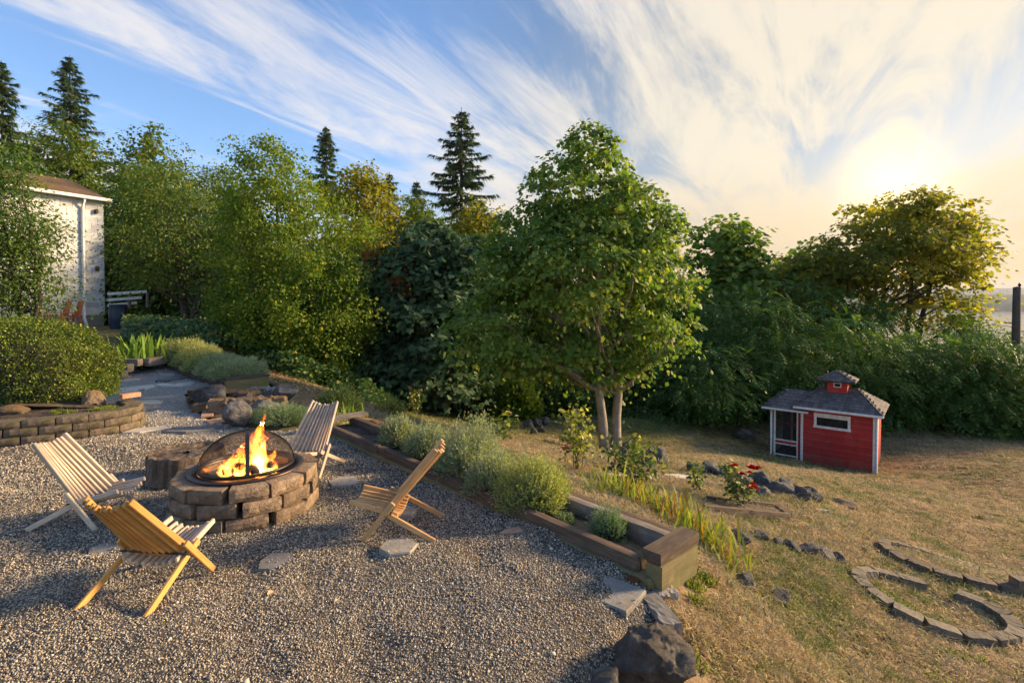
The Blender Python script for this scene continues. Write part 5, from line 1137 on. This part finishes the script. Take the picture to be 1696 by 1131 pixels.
def rose(label, loc, w, h, n, lm, blooms, seed, size=.045, pm=None, nst=7):
    r = np.random.default_rng(seed); o = thing('rose_bush', label, 'rose bush', loc, 0); st = []; pos = []
    for k in range(nst):
        a = r.uniform(0, 6.28); tip = np.array([math.cos(a)*w*r.uniform(.3, 1), math.sin(a)*w*r.uniform(.3, 1), h*r.uniform(.6, 1.05)]); p = curve((r.normal(0, .02), r.normal(0, .02), -.02), tip, (0, 0, .1*h), 7, r, .012); st.append(tube(p, np.linspace(.007, .003, 7), 5, False))
        m = n//nst; t = r.uniform(.35, 1.02, m); i = np.clip(t*6, 0, 5.99); j = i.astype(int); f = (i-j)[:, None]; pos.append(p[j]*(1-f)+p[np.minimum(j+1, 6)]*f+r.normal(0, w*.30, (m, 3)))
    pos = np.vstack(pos); m = len(pos); V, Fc = leaves(pos, r.normal(size=(m, 3))+np.array([0, 0, -.2]), r.normal(0, .5, (m, 3))+np.array([0, 0, 1]), r.uniform(.7, 1.2, m)*size, LEAF_ROUND)
    link('foliage', big('foliage', V, Fc), lm, o); link('stems', big('stems', *join(st)), M_BARK, o)
    for (dx, dz, s) in blooms:
        V, Fc = bloom_mesh(r); link('bloom', big('bloom', V*s+np.array([dx, -w*.5, dz]), Fc), pm, o)
ORD = ['first', 'second', 'third', 'fourth', 'fifth', 'sixth', 'seventh', 'eighth', 'ninth', 'tenth', 'eleventh', 'twelfth', 'thirteenth', 'fourteenth', 'fifteenth']
def gr(u, v): p = G(u, v); return (p[0], p[1], gz(*p[:2]))
rose('rose bush with clusters of red blooms in the timber bed', gr(1226, 845), .17, .52, 330, ML_ROSE, [(-.11, .52, .045), (-.03, .42, .045), (.08, .50, .05), (.11, .48, .055), (.15, .49, .045), (.10, .27, .05), (.12, .25, .055), (.06, .44, .035), (.10, .31, .04)], 1, .045, M_REDP)
rose('small leafy rose without blooms left of the red one', gr(1158, 822), .14, .42, 120, ML_ROSE, [], 2, .05, None, 4)
rose('tall pale leaved rose with a coral bloom near the maple', gr(955, 778), .26, .75, 520, ML_ROSEY, [(-.16, .33, .06)], 3, .055, M_PINKP, 9)
rose('dense spreading rose bush in front of the maple foot', gr(1050, 800), .36, .50, 600, ML_ROSE, [], 4, .055, None, 9)
rose('slim upright rose shoot right of the maple trunk', gr(1055, 775), .06, .62, 90, ML_ROSEY, [], 5, .06, None, 3)
rose('low rose bush with a yellow bloom behind the lavender', gr(815, 728), .38, .36, 520, ML_ROSE, [(.28, .50, .06)], 6, .07, M_YELP, 9)
rose('reddish rose bush at the edge of the far lawn', gr(690, 690), .28, .75, 180, ML_ROSE, [(-.12, .72, .05), (.1, .66, .05)], 7, .07, M_REDP, 5)
rose('yellow green rose with white bloom beside the brick edging', gr(850, 712), .18, .30, 90, ML_ROSE, [(.1, .4, .06)], 8, .06, M_WHITEP, 4)
# curved brick edging near the maple
def edging():
    c = G(950, 735)[:2]; o = thing('brick_edging', 'curved double row of small bricks in the lawn before the maple', 'edging', (c[0], c[1], gz(*c)))
    for row, rad in enumerate((.62, .52, .42)):
        for k in range(13):
            a = R(155)+R(9.5)*k; x, y = c[0]+rad*math.cos(a)*1.1, c[1]+rad*math.sin(a)*1.0; box_obj('brick', (.095, .085, .07), M_BLOCK, o, (x-c[0], y-c[1], gz(x, y)-gz(*c)+.03), (rng.normal(0, .05), rng.normal(0, .05), a+R(90)), .008, .002)
edging()
slab('pale flat stone lying in the lawn in front of the maple rocks', 1115, 792, .30, .10, -.1, M_FLAGP, 7, .03, .03, 90, 'flagstone')
slab('pale flat stone beside the dense rose bush', 1010, 787, .35, .07, -.05, M_FLAGP, 8, .03, .03, 91, 'flagstone')
slab('thin pale stone left of the rock row', 1145, 797, .25, .06, -.2, M_FLAGP, 6, .03, .03, 92, 'flagstone')
slab('white sliver of stone past the rock row', 1360, 848, .10, .035, -.3, M_FLAGP, 6, .03, .03, 93, 'flagstone')

# ------------------------------------------------------------------ beds by the path
def path_bed():
    a = G(376, 650); c = G(262, 592); base = np.array([a[0], a[1]]); d = c[:2]-a[:2]; L = np.linalg.norm(d); d = d/L; n = np.array([d[1], -d[0]]); 
    if n[0] < 0: n = -n
    o = thing('timber_bed', 'raised timber bed of mounded grey green shrubs beside the path', 'planter', (base[0], base[1], 0)); W = .62
    f = lambda s, w, z: np.array([d[0]*s+n[0]*w, d[1]*s+n[1]*w, z+h1(*(base+d*s))])
    m = L/3
    for k in range(3):
        bar('side_timber', f(m*k+.01, 0, .09), f(m*k+m-.01, 0, .09), .10, .20, M_TIMBER, o, bev=.012, jit=.004); bar('side_timber', f(m*k+.01, W, .06), f(m*k+m-.01, W, .06), .10, .26, M_TIMBER, o, bev=.012, jit=.004)
    bar('end_timber', f(-.055, -.05, .11), f(-.055, W+.05, .11), .10, .24, M_TIMBEROL, o, bev=.012, jit=.004); bar('end_cap', f(-.06, -.06, .245), f(-.06, W+.06, .245), .13, .035, M_TIMBER, o, bev=.008, jit=.003)
    bar('end_timber', f(L+.05, -.05, .11), f(L+.05, W+.05, .11), .10, .24, M_TIMBER, o, bev=.012, jit=.004)
    bar('outer_timber', f(-.1, W+.18, -.02), f(1.2, W+.18, -.02), .10, .16, M_TIMBER, o, bev=.012, jit=.004)
    V = [tuple(f(s, w, .13)) for s in np.linspace(0, L, 6) for w in (.02, W-.02)]; link('soil', mk('soil', V, [(2*i, 2*i+1, 2*i+3, 2*i+2) for i in range(5)]), M_SOIL, o)
    for k, (s, r_, hh, mt, lab) in enumerate(((.45, .50, .42, ML_SANTG, 'grey green mound shrub at the near end of the path bed'), (1.25, .52, .46, ML_SANTG, 'grey green mound shrub second in the path bed'), (2.1, .48, .42, ML_SANT, 'olive mound shrub in the middle of the path bed'), (2.9, .52, .50, ML_SANT, 'yellow olive mound shrub fourth in the path bed'), (3.6, .5, .5, ML_SANT, 'yellow olive mound shrub at the far end of the path bed'))):
        q_ = base+d*s+n*.33; sprig_shrub('mound_shrub', lab, 'shrub', (q_[0], q_[1], h1(*q_)+.12), r_*1.05, r_*.95, hh*.95, 1700, 9, .050, mt, 400+k, 'mound shrubs in the path bed', .1, inner=.72, amp=.4)
path_bed()
p = G(450, 712); sprig_shrub('silvery_shrub', 'low silvery green shrub between boulders and back chair', 'shrub', (p[0], p[1]+.35, .0), .44, .34, .26, 1500, 10, .028, ML_SILVER, 420, None, .4)
p = G(548, 694); sprig_shrub('rosemary_bush', 'upright spiky rosemary bush beyond the back chair', 'shrub', (p[0], p[1]+.4, gz(p[0], p[1]+.4)), .42, .38, .50, 600, 16, .055, ML_ROSEM, 421, None, 1.4)
p = G(640, 690); sprig_shrub('ragged_shrub', 'ragged yellow green shrub right of the rosemary', 'shrub', (p[0]-.2, p[1]+.9, gz(p[0], p[1]+.9)), .5, .4, .42, 260, 9, .06, ML_ROSEY, 422, None, .8)
ML_BUSHY = ML_YG
p = P(858, 680, 16.6); sprig_shrub('vine_bush', 'bright yellow green bush under the trees left of the maple', 'bush', (p[0], p[1], h1(p[0], p[1])), .75, .6, 1.5, 700, 14, .13, ML_YG, 423, None, .2, lf=LEAF_ROUND)
for k, (u, v, y, w, h) in enumerate(((780, 690, 17.3, 1.1, 1.2), (940, 690, 17.6, 1.3, 1.5), (1040, 695, 17.8, 1.3, 1.4), (640, 675, 16.0, .9, 1.2), (1110, 700, 17.6, 1.0, 1.3), (560, 650, 15.2, 1.0, 1.2))):
    p = P(u, v, y); sprig_shrub('dark_shrub', ('dark shrub under the large leaved tree', 'dark shrub behind the lawn left of the maple trunk', 'dark shrub behind the maple trunk', 'dark shrub below the browned branch', 'dark shrub where lawn meets the locusts', 'dark shrub under the bright small leaved tree')[k], 'bush', (p[0], p[1], h1(p[0], p[1])-.05), w, w*.7, h, 520, 10, .13, ML_IVY, 430+k, 'dark shrubs along the lawn edge', .2, lf=LEAF_SIMPLE)
# timbers near the rosemary
t = thing('corner_bed', 'mossy timber corner bed beyond the back chair', 'planter', (0, 0, 0)); a, b_ = G(528, 700), G(603, 690)
for nm, q0, q1 in (('mossy_timber', (a[0], a[1]+.35), (a[0]+.75, a[1]+.05)), ('rail', (a[0]+.77, a[1]+.02), (a[0]+1.0, a[1]-.45))):
    bar(nm, (*q0, gz(*q0)+.07), (*q1, gz(*q1)+.06), .10, .13, M_TIMBERMOSS, t, bev=.012, jit=.004)
p = G(563, 712); strap_plant('grass_clump', 'green grassy clump in the corner bed by the back chair', (p[0], p[1]+.2, .02), 46, .26, .006, .14, .6, ML_DAY, 440)
p = G(528, 706); strap_plant('grass_clump', 'small green clump beside the back chair leg', (p[0], p[1]+.15, .02), 22, .20, .007, .06, .6, ML_DAY, 441)
# planter by the hedge with glossy plant
def step_bed():
    p = G(208, 628); o = thing('timber_steps', 'stacked grey timbers of a raised bed beside the path', 'planter', (p[0], p[1], h1(*p[:2]))); L = 1.15
    bar('timber', (-L, 0, .09), (0, 0, .09), .16, .16, M_TIMBERG, o, bev=.012, jit=.004); bar('timber', (-L, .22, .19), (-.05, .22, .19), .18, .16, M_TIMBERG, o, bev=.012, jit=.004); bar('timber', (-L, .50, .27), (-.06, .50, .27), .16, .14, M_TIMBERG, o, bev=.012, jit=.004)
    bar('side_timber', (-.06, .62, .25), (.15, 2.2, .28), .15, .16, M_TIMBERG, o, bev=.012, jit=.004)
    V = [(-1.4, .55, .24), (-.1, .55, .24), (.1, 2.2, .27), (-1.4, 2.2, .27)]; link('soil', mk('soil', V, [(0, 1, 2, 3)]), M_SOIL, o)
    strap_plant('glossy_plant', 'bright green upright strap leaved plant in the timber bed', (p[0]-.45, p[1]+1.1, h1(*p[:2])+.24), 90, .62, .035, .2, .4, ML_BLADE, 450)
step_bed()
for k, (u, v, y, lab) in enumerate(((15, 545, 9.2, 'arching daylily clump behind the clipped hedge at the left edge'), (58, 548, 9.6, 'arching daylily clump behind the hedge near the orange chairs'))):
    p = P(u, v, y); strap_plant('daylily', lab, (p[0], p[1], h1(p[0], p[1])+.35), 60, .85, .016, .16, .9, ML_DAY, 460+k)
p = np.array([-5.15, 5.75]); grass_patch('moss_cover', 'yellow green ground cover on the raised bed', [(-5.08, 6.35, .15, 60), (-5.40, 6.12, .12, 30), (-6.0, 5.75, .15, 30)], M_GREENGRASS, .05, 8)
for ob in [o_ for o_ in bpy.data.objects if o_.name == 'moss_cover']: ob.location.z = .27-0.03

def stray():
    pts = []
    for x, y, z, m, rx, ry, rot in SLABS:
        n = int(900*rx*ry); a = rng.uniform(0, 6.28, n); d = rng.uniform(0, 1, n)**.45; X = rx*.95*d*np.cos(a); Y = ry*.95*d*np.sin(a)
        pts.append(np.stack([x+X*math.cos(rot)-Y*math.sin(rot), y+X*math.sin(rot)+Y*math.cos(rot), np.full(n, z+.003)], -1))
    pts = np.vstack(pts); s = .0048*np.exp(rng.normal(0, .3, len(pts))); scatter('stray_gravel', pts, rng.uniform(0, 6.28, pts.shape), np.stack([s, s, s], -1), PEBC, 'stray pebbles lying on the paving stones')
stray()

# ------------------------------------------------------------------ the red shed
M_RED = None
def shed_mats():
    global M_RED, M_WHITE, M_SHING, M_GLASS, M_SCREEN, M_DARKIN
    k = NT('red_paint'); v = k.co('Object', (4, 20, 20)); n = k.noise(v, 1.5, 5, .6); c = k.mix(k.mr(n, .3, .7), (.36, .020, .020), (.50, .036, .034)); w_ = k.co('World'); c = k.mix(k.mr(k.noise(w_, 2.5, 5, .65), .5, .75, 0, .5), c, (.52, .10, .085)); sp = k.n('ShaderNodeSeparateXYZ'); k.l(w_, sp.inputs[0]); c = k.mix(k.math('MULTIPLY', k.mr(sp.outputs[2], -2.35, -2.75), k.mr(k.noise(w_, 9, 4, .7), .4, .6, 0, .8)), c, (.20, .12, .08)); c = k.mix(1., c, k.ramp(k.orand(), [(0, (.72,)*3), (1, (1.15,)*3)]), 'MULTIPLY'); M_RED = k.done(k.bsdf(c, .6, .3, k.bump(n, .3, .003)))
    k = NT('white_paint'); v = k.co('Object', (3, 3, 3)); n = k.noise(v, 4, 5, .6); c = k.mix(k.mr(n, .4, .7), (.74, .73, .71), (.55, .53, .50)); M_WHITE = k.done(k.bsdf(c, .55, .3))
    M_SHING = stonemat('asphalt_shingle', (.10, .085, .085), (.19, .165, .165), (.15, .11, .10), 8, .5, .003, fine=200, orv=.3)
    M_GLASS = plain('window_glass', (.022, .024, .026), .2, .06, 0, .6, 9)
    k = NT('insect_screen'); a = k.bsdf((.05, .05, .05), .7, .2); t = k.n('ShaderNodeBsdfTransparent'); mx = k.n('ShaderNodeMixShader'); mx.inputs[0].default_value = .45; k.l(t.outputs[0], mx.inputs[1]); k.l(a, mx.inputs[2]); M_SCREEN = k.done(mx.outputs[0])
    M_DARKIN = plain('dark_boards', (.06, .045, .035), .9, .1, 0, .3, 6)
shed_mats()
def shingles(parent, e0, e1, r0, r1, rows, w, th=.010, mat=None, clip0=None):
    e0, e1, r0, r1 = [np.array(p, float) for p in (e0, e1, r0, r1)]; up = nrm(((r0+r1)-(e0+e1))/2); xd = nrm(e1-e0); nr = np.cross(xd, up)
    if nr[2] < 0: nr = -nr
    H_ = np.dot((r0-e0), up); rh = H_/rows; cache = {}
    for j in range(rows):
        t0, t1 = j/rows, (j+1)/rows; a = e0+(r0-e0)*t0; b = e1+(r1-e1)*t0; L = np.dot(b-a, xd); s = -w*(.5*(j % 2))-rng.uniform(0, .02)
        while s < L-.01:
            x0, x1 = max(0, s), min(L, s+w-.006); s += w
            if x1-x0 < .02: continue
            ww = round(x1-x0, 2); 
            if ww not in cache: V, Fc = cbox(ww, rh*1.35, th, .002); cache[ww] = mk('shingle', V, Fc); cache[ww].materials.append(mat)
            c = a+xd*(x0+x1)/2+up*rh*.60+nr*(th*.8+rng.uniform(0, .003)); M = Matrix((xd, np.cross(nr, xd), nr)).transposed().to_4x4(); M = M @ Matrix.Rotation(-.035, 4, 'X'); M.translation = c
            o = link('shingle', cache[ww], None, parent); o.matrix_local = M
def hip(parent, name, x0, x1, y0, y1, z0, zr, rx0, rx1, yr, mat, sh, rows, w, nback=True):
    """hip roof over a rectangle: eaves z0, ridge from rx0 to rx1 at yr, zr; each slope covered in shingles"""
    E = [(x0, y0, z0), (x1, y0, z0), (x1, y1, z0), (x0, y1, z0)]; A, B = (rx0, yr, zr), (rx1, yr, zr)
    u = [(x, y, z-.035) for x, y, z in E]
    ro = link(name, mk(name, E+[A, B]+u, [(0, 1, 5, 4), (1, 2, 5), (2, 3, 4, 5), (3, 0, 4), (6, 9, 8, 7), (0, 6, 7, 1), (1, 7, 8, 2), (2, 8, 9, 3), (3, 9, 6, 0)]), M_DARKIN, parent)
    shingles(ro, E[0], E[1], A, B, rows, w, mat=mat); shingles(ro, E[1], E[2], B, B, rows, w, mat=mat); shingles(ro, E[3], E[0], A, A, rows, w, mat=mat)
    return ro
def shed():
    SR = P(1450, 784, 13.0); SL = PZ(1279, 754, SR[2]); ax = SR-SL; L = math.hypot(ax[0], ax[1]); yaw = math.atan2(ax[1], ax[0])
    o = thing('garden_shed', 'small red clapboard shed with screened porch and roof cupola', 'shed', (SL[0], SL[1], SR[2]-.03), yaw)
    X = np.array([math.cos(yaw), math.sin(yaw)])
    def along(u):       # where the sight line at u meets the front wall
        d = ray(u, 700)[:2]; A = np.array([[X[0], -d[0]], [X[1], -d[1]]]); s = np.linalg.solve(A, -SL[:2]); return s[0]
    xp = along(1327); D = 1.55; h = 1.53; hp = 1.40
    xm = xp
    box_obj('inner_wall', (L-xm-.05, D-.05, h-.04), M_DARKIN, o, ((L+xm)/2, D/2, h/2), b=.002)
    # clapboards on front and right side
    nb = 24; bh = h/nb
    wx0, wx1, wz0, wz1 = along(1349), along(1408), h-.50, h-.13
    for k in range(nb):
        z = bh*(k+.5); segs = [(xm, L)]
        if wz0 < z < wz1: segs = [(xm, wx0), (wx1, L)]
        for a, b in segs: box_obj('clapboard', (b-a, .016, bh*.84), M_RED, o, ((a+b)/2, .012, z), (R(-7), 0, 0), .002)  # gaps bare the dark inner wall, standing in for the boards' shadow lines
        box_obj('side_clapboard', (.016, D, bh*.84), M_RED, o, (L-.012, D/2, z), (0, R(-7), 0), .002)
    for x in (xm+.02, L-.035): box_obj('corner_board', (.06, .035, h), M_WHITE, o, (x, -.012, h/2), b=.003)
    box_obj('corner_board', (.035, .06, h), M_WHITE, o, (L+.012, .03, h/2), b=.003)
    # window
    cx, cz, ww, wh = (wx0+wx1)/2, (wz0+wz1)/2, wx1-wx0, wz1-wz0
    w = box_obj('window', (ww, .02, wh), M_GLASS, o, (cx, .01, cz), b=.002)
    for nm, sx, sz, dx, dz in (('frame_side', .06, wh, -ww/2+.02, 0), ('frame_side', .06, wh, ww/2-.02, 0), ('frame_top', ww+.03, .06, 0, wh/2-.02), ('window_sill', ww+.05, .065, 0, -wh/2+.01)):
        box_obj(nm, (sx, .04 if 'side' in nm else .05, sz), M_WHITE, w, (dx, -.022, dz), b=.003)
    box_obj('curtain', (ww-.08, .006, wh*.22), M_WHITE, w, (0, -.014, wh*.32), b=.001)
    box_obj('vent_hatch', (.33, .012, .26), M_RED, o, (along(1417), -.018, .17), b=.003)
    # main roof
    ov = .16; hip(o, 'roof', xm-.16, L+ov, -ov, D+ov, h+.02, h+.50, xm+.38, L-.45, D/2, M_SHING, True, 8, .115)
    box_obj('gutter', (L-xm+.34, .06, .06), M_WHITE, o, ((L+xm)/2+.0, -ov-.03, h-.01), b=.012); 
    V, Fc = tube(np.array([(L+.02, -.06, h-.04), (L+.02, -.05, .08), (L+.05, -.12, .02)]), .028, 8); link('downpipe', big('downpipe', V, Fc, True), M_WHITE, o)
    # cupola
    cx = (xm+.38+L-.45)/2-.05; cw = .47
    box_obj('cupola_wall', (cw, .36, .50), M_RED, o, (cx, D/2-.05, h+.50), b=.004)
    q = box_obj('cupola_window', (.19, .01, .13), M_WHITE, o, (cx+.01, D/2-.05-.188, h+.60), b=.003); box_obj('pane', (.13, .01, .075), M_GLASS, q, (0, -.006, 0), b=.002)
    hip(o, 'cupola_roof', cx-.44, cx+.44, D/2-.47, D/2+.37, h+.73, h+.95, cx-.05, cx+.05, D/2-.05, M_SHING, True, 4, .115)
    # porch
    px0 = .02; pd = 1.25; y0 = .06
    box_obj('porch_floor', (xp, pd, .05), M_DARKIN, o, (xp/2, y0+pd/2, .05), b=.004); box_obj('porch_back', (.03, pd, hp), M_DARKIN, o, (.03, y0+pd/2+.05, hp/2), b=.004) if False else None
    box_obj('porch_rear_wall', (xp, .03, hp), M_DARKIN, o, (xp/2, y0+pd, hp/2), b=.004)
    box_obj('inner_post', (.05, .05, hp), M_TAN, o, (.28, y0+pd-.2, hp/2), b=.004)
    box_obj('inner_rail', (xp, .03, .04), M_RED, o, (xp/2, y0+.06, .98), b=.004)
    pw = .045
    for x, w_, m in ((.045, .05, M_WHITE), (xp-.10, .035, M_WHITE), (xp-.045, .06, M_RED)): box_obj('porch_post', (w_, .05, hp-.02), m, o, (x, y0-.01, hp/2), b=.003)
    for z, hh, m in ((.40, .035, M_WHITE), (.455, .055, M_RED), (.51, .035, M_WHITE), (.09, .03, M_WHITE)): box_obj('porch_rail', (xp-.16, .045, hh), m, o, (xp/2-.035, y0-.012, z), b=.003)
    sc = link('screen', mk('screen', [(.06, y0, .1), (xp-.11, y0, .1), (xp-.11, y0, hp-.03), (.06, y0, hp-.03)], [(0, 1, 2, 3)]), M_SCREEN, o)
    hip(o, 'porch_roof', -.26, xm+.16, y0-.16, pd+.2, hp+.02, hp+.44, .22, xm+.12, pd/2+.05, M_SHING, True, 6, .115)
    box_obj('porch_gutter', (xm+.46, .05, .055), M_WHITE, o, (xm/2-.04, y0-.19, hp-.005), b=.012)
    V, Fc = tube(np.array([(-.03, y0-.08, hp-.02), (-.03, y0-.06, .10), (-.06, y0-.14, .02)]), .03, 8); link('porch_downpipe', big('porch_downpipe', V, Fc, True), M_WHITE, o)
shed()

# ------------------------------------------------------------------ white house at the left
def house():
    CR = P(172, 540, 23.0); NL = P(97, 540, 21.6); d = NL-CR; d = d[:2]/np.linalg.norm(d[:2]); n = np.array([d[1], -d[0]])
    if n @ np.array([1, -1]) < 0: n = -n
    zb = h1(CR[0], CR[1])-.1; zt = P(172, 331, 23)[2]-zb; yaw = math.atan2(-d[1], -d[0])       # local X towards the far corner, local -Y faces the garden
    o = thing('white_house', 'tall white shingled house wall with mossy brown roof at the left', 'house', (CR[0], CR[1], zb), yaw)
    k = NT('white_shingle'); v = k.co('Object', (2, 2, 8)); nn = k.noise(v, 3, 5, .65); c = k.mix(k.mr(nn, .35, .7), (.72, .72, .72), (.46, .45, .44)); c = k.mix(1., c, k.ramp(k.orand(), [(0, (.72,)*3), (.4, (.95,)*3), (1, (1.05,)*3)]), 'MULTIPLY'); mw = k.done(k.bsdf(c, .8, .2, k.bump(nn, .4, .006)))
    mr_ = stonemat('mossy_roof', (.10, .06, .04), (.20, .13, .08), (.20, .15, .04), 1.2, .6, .03, fine=9)
    Lw = 9.0; Dp = 6.
    box_obj('wall', (Lw, Dp, zt-.6), mw, o, (-Lw/2, Dp/2, zt/2+.3), b=.01)
    box_obj('foundation', (Lw+.05, Dp, .65), M_FLAG, o, (-Lw/2, Dp/2+.03, .30), b=.01)
    rows = 19; rh = (zt-.62)/rows; cache = {}
    for j in range(rows):
        s = -.03-.22*(j % 2)
        x = .03
        while x > -5.2:
            w = .44 if x < .03 or j % 2 == 0 else .22; ww = w-.012; key = round(ww, 2)
            if key not in cache: V, Fc = cbox(ww, .03, rh*1.02, .003); cache[key] = mk('wall_shingle', V, Fc); cache[key].materials.append(mw)
            q = link('wall_shingle', cache[key], None, o, (x-ww/2, -.012+rng.normal(0, .003), .62+rh*(j+.5)), (R(6.5), rng.normal(0, .006), 0)); x -= w
    for j in range(rows): box_obj('end_shingle', (.03, 2.5, rh*1.08), mw, o, (.045, 1.25, .62+rh*(j+.5)), (0, R(-3.2), 0), .003)
    V = [(-Lw, -.35, zt), (.15, -.35, zt), (.15, Dp, zt), (-Lw, Dp, zt), (-Lw, 1.6, zt+.95), (-.55, 1.6, zt+.95)]
    V += [(x, y, z-.10) for x, y, z in V[:4]]
    link('roof', mk('roof', V, [(0, 1, 5, 4), (1, 2, 5), (2, 3, 4, 5), (6, 9, 8, 7), (0, 6, 7, 1), (1, 7, 8, 2)]), mr_, o)
    box_obj('gutter', (Lw+.2, .12, .14), M_WHITE, o, (-Lw/2+.07, -.41, zt-.05), b=.02); box_obj('frieze_board', (Lw, .05, .25), M_WHITE, o, (-Lw/2, -.04, zt-.17), b=.01)
    box_obj('end_gutter', (.12, 3., .14), M_WHITE, o, (.21, 1.1, zt-.05), b=.02)
    V, Fc = tube(np.array([(-.75, -.36, zt-.1), (-.75, -.10, zt-.45), (-.75, -.10, .5), (-.72, -.25, .15)]), .06, 8); link('downpipe', big('downpipe', V, Fc, True), M_WHITE, o)
    for z in (zt*.46, zt*.90): box_obj('wall_lamp', (.12, .16, .2), M_STEEL, o, (-.25, -.1, z), b=.03)
house()
# white rails and blue barrel beyond the house, orange chairs
def far_bits():
    a = P(178, 487, 20.2); b = P(243, 483, 20.8); o = thing('white_rail_fence', 'white horizontal rail fence right of the house corner', 'fence', a)
    for k, dz in enumerate((0, -.24, -.45)): bar('rail', (0, 0, dz), (b[0]-a[0]-(.2*k), b[1]-a[1], b[2]-a[2]+dz), .06, .11, M_WHITE, o)
    for f in (.03, .5, .97): box_obj('post', (.08, .08, .62), M_TIMBERG, o, ((b[0]-a[0])*f, (b[1]-a[1])*f+.09, -.24), b=.01)
    p = P(196, 545, 18.5); bl = thing('barrel', 'dark blue barrel standing by the house corner', 'barrel', (p[0], p[1], h1(p[0], p[1]))); th = np.linspace(0, 2*math.pi, 24, endpoint=False)
    V = []; Fc = []
    pr = [(.26, 0), (.28, .25), (.285, .27), (.285, .55), (.28, .57), (.26, .85), (.27, .88), (.24, .88), (.0, .86)]
    for r_, z in pr: V += [(r_*math.cos(t), r_*math.sin(t), z) for t in th]
    for k in range(len(pr)-1):
        for i in range(24): Fc.append((k*24+i, k*24+(i+1) % 24, k*24+24+(i+1) % 24, k*24+24+i))
    link('drum', mk('drum', V, Fc, True), plain('blue_plastic', (.012, .03, .06), .4, .4), bl)
    mo = plain('orange_paint', (.45, .10, .03), .6, .3)
    for k, (u, lab) in enumerate(((92, 'orange garden chair nearer the hedge by the house'), (112, 'orange garden chair nearer the house wall'))):
        p = P(u, 548, 17.5); c = thing('garden_chair', lab, 'chair', (p[0], p[1], h1(p[0], p[1])+.05), R(-30), 'orange chairs by the house')
        for i in range(5): bar('back_slat', (-.2+.1*i, .25, .4), (-.2+.1*i, .40, .95), .07, .02, mo, c)
        for i in range(4): bar('seat_slat', (-.26, -.2+.12*i, .38), (.26, -.2+.12*i, .36), .09, .02, mo, c)
        for sx in (-.25, .25):
            for sy in (-.22, .25): bar('leg', (sx, sy, 0), (sx, sy, .5), .05, .05, mo, c, upv=(1, 0, 0))
            bar('armrest', (sx, -.25, .54), (sx, .32, .54), .08, .025, mo, c)
far_bits()
# utility pole
def pole():
    p = P(1681, 640, 19.5); z = h1(p[0], p[1]); top = P(1681, 476, 19.5)[2]; o = thing('wooden_pole', 'bare wooden pole standing before the water at the right edge', 'pole', (p[0], p[1], z))
    V, Fc = tube(np.array([(0, 0, -.2), (0, 0, (top-z)*.5), (0, 0, top-z)]), np.array([.15, .135, .12]), 12); link('post', big('post', V, Fc, True), M_TIMBER, o)
    bar('bracket', (.10, 0, top-z-.25), (.10, 0, top-z+.06), .03, .03, M_STEEL, o, upv=(1, 0, 0)); V, Fc = tube(np.array([(.10, 0, top-z+.03), (.10, 0, top-z+.08), (.10, 0, top-z+.14), (.10, 0, top-z+.17)]), np.array([.03, .055, .035, .02]), 10); link('insulator', big('insulator', V, Fc, True), M_STEEL, o)
pole()

# ------------------------------------------------------------------ labels that tell repeats apart, by place in their row
_O = ['first', 'second', 'third', 'fourth', 'fifth', 'sixth', 'seventh', 'eighth', 'ninth', 'tenth', 'eleventh', 'twelfth', 'thirteenth', 'fourteenth', 'fifteenth']
def ordinals(group, phrase, key):
    os_ = sorted([o for o in bpy.data.objects if o.get('group') == group], key=key)
    for k, o in enumerate(os_): o['label'] = phrase.format(_O[k])
_ang = lambda o: o.location.x/o.location.y
ordinals('rocks in the row behind the red roses', 'dark jagged rock, {} from the left in the row behind the red roses', _ang)
ordinals('flagstones of the gravel path', 'pale irregular flagstone, {} along the gravel path counted from the fire pit', lambda o: o.location.y)
ordinals('iris clumps', 'yellow green iris clump, {} from the left in the strip beside the long planter', _ang)
ordinals('rocks in the row across the slope', 'dark lava rock, {} from the left in the short row across the slope', _ang)
ordinals('rocks around the maple foot', 'dark rock, {} from the left around the foot of the lawn maple', _ang)
ordinals('rocks at the curved brick edging', 'grey rock, {} from the left in the heap at the curved brick edging', _ang)
ordinals('logs in the fire', 'charred burning log in the fire pit bowl, {} from the left', lambda o: o.location.x)

# ------------------------------------------------------------------ evening air
def haze():
    x0, x1, y0, y1, z0, z1 = -9050, 12050, -60, 7850, -60, 215
    V = [(x, y, z) for x in (x0, x1) for y in (y0, y1) for z in (z0, z1)]; Fc = [(0, 1, 3, 2), (4, 6, 7, 5), (0, 4, 5, 1), (2, 3, 7, 6), (0, 2, 6, 4), (1, 5, 7, 3)]
    k = NT('evening_air'); p = k.n('ShaderNodeVolumePrincipled'); p.inputs['Color'].default_value = (.86, .90, 1., 1); p.inputs['Density'].default_value = .00009; p.inputs['Anisotropy'].default_value = .0; k.l(p.outputs[0], k.out.inputs[1])
    o = link('haze', mk('haze', V, Fc), k.m); tag(o, 'thin evening haze in the air over the water', kind='stuff')
haze()
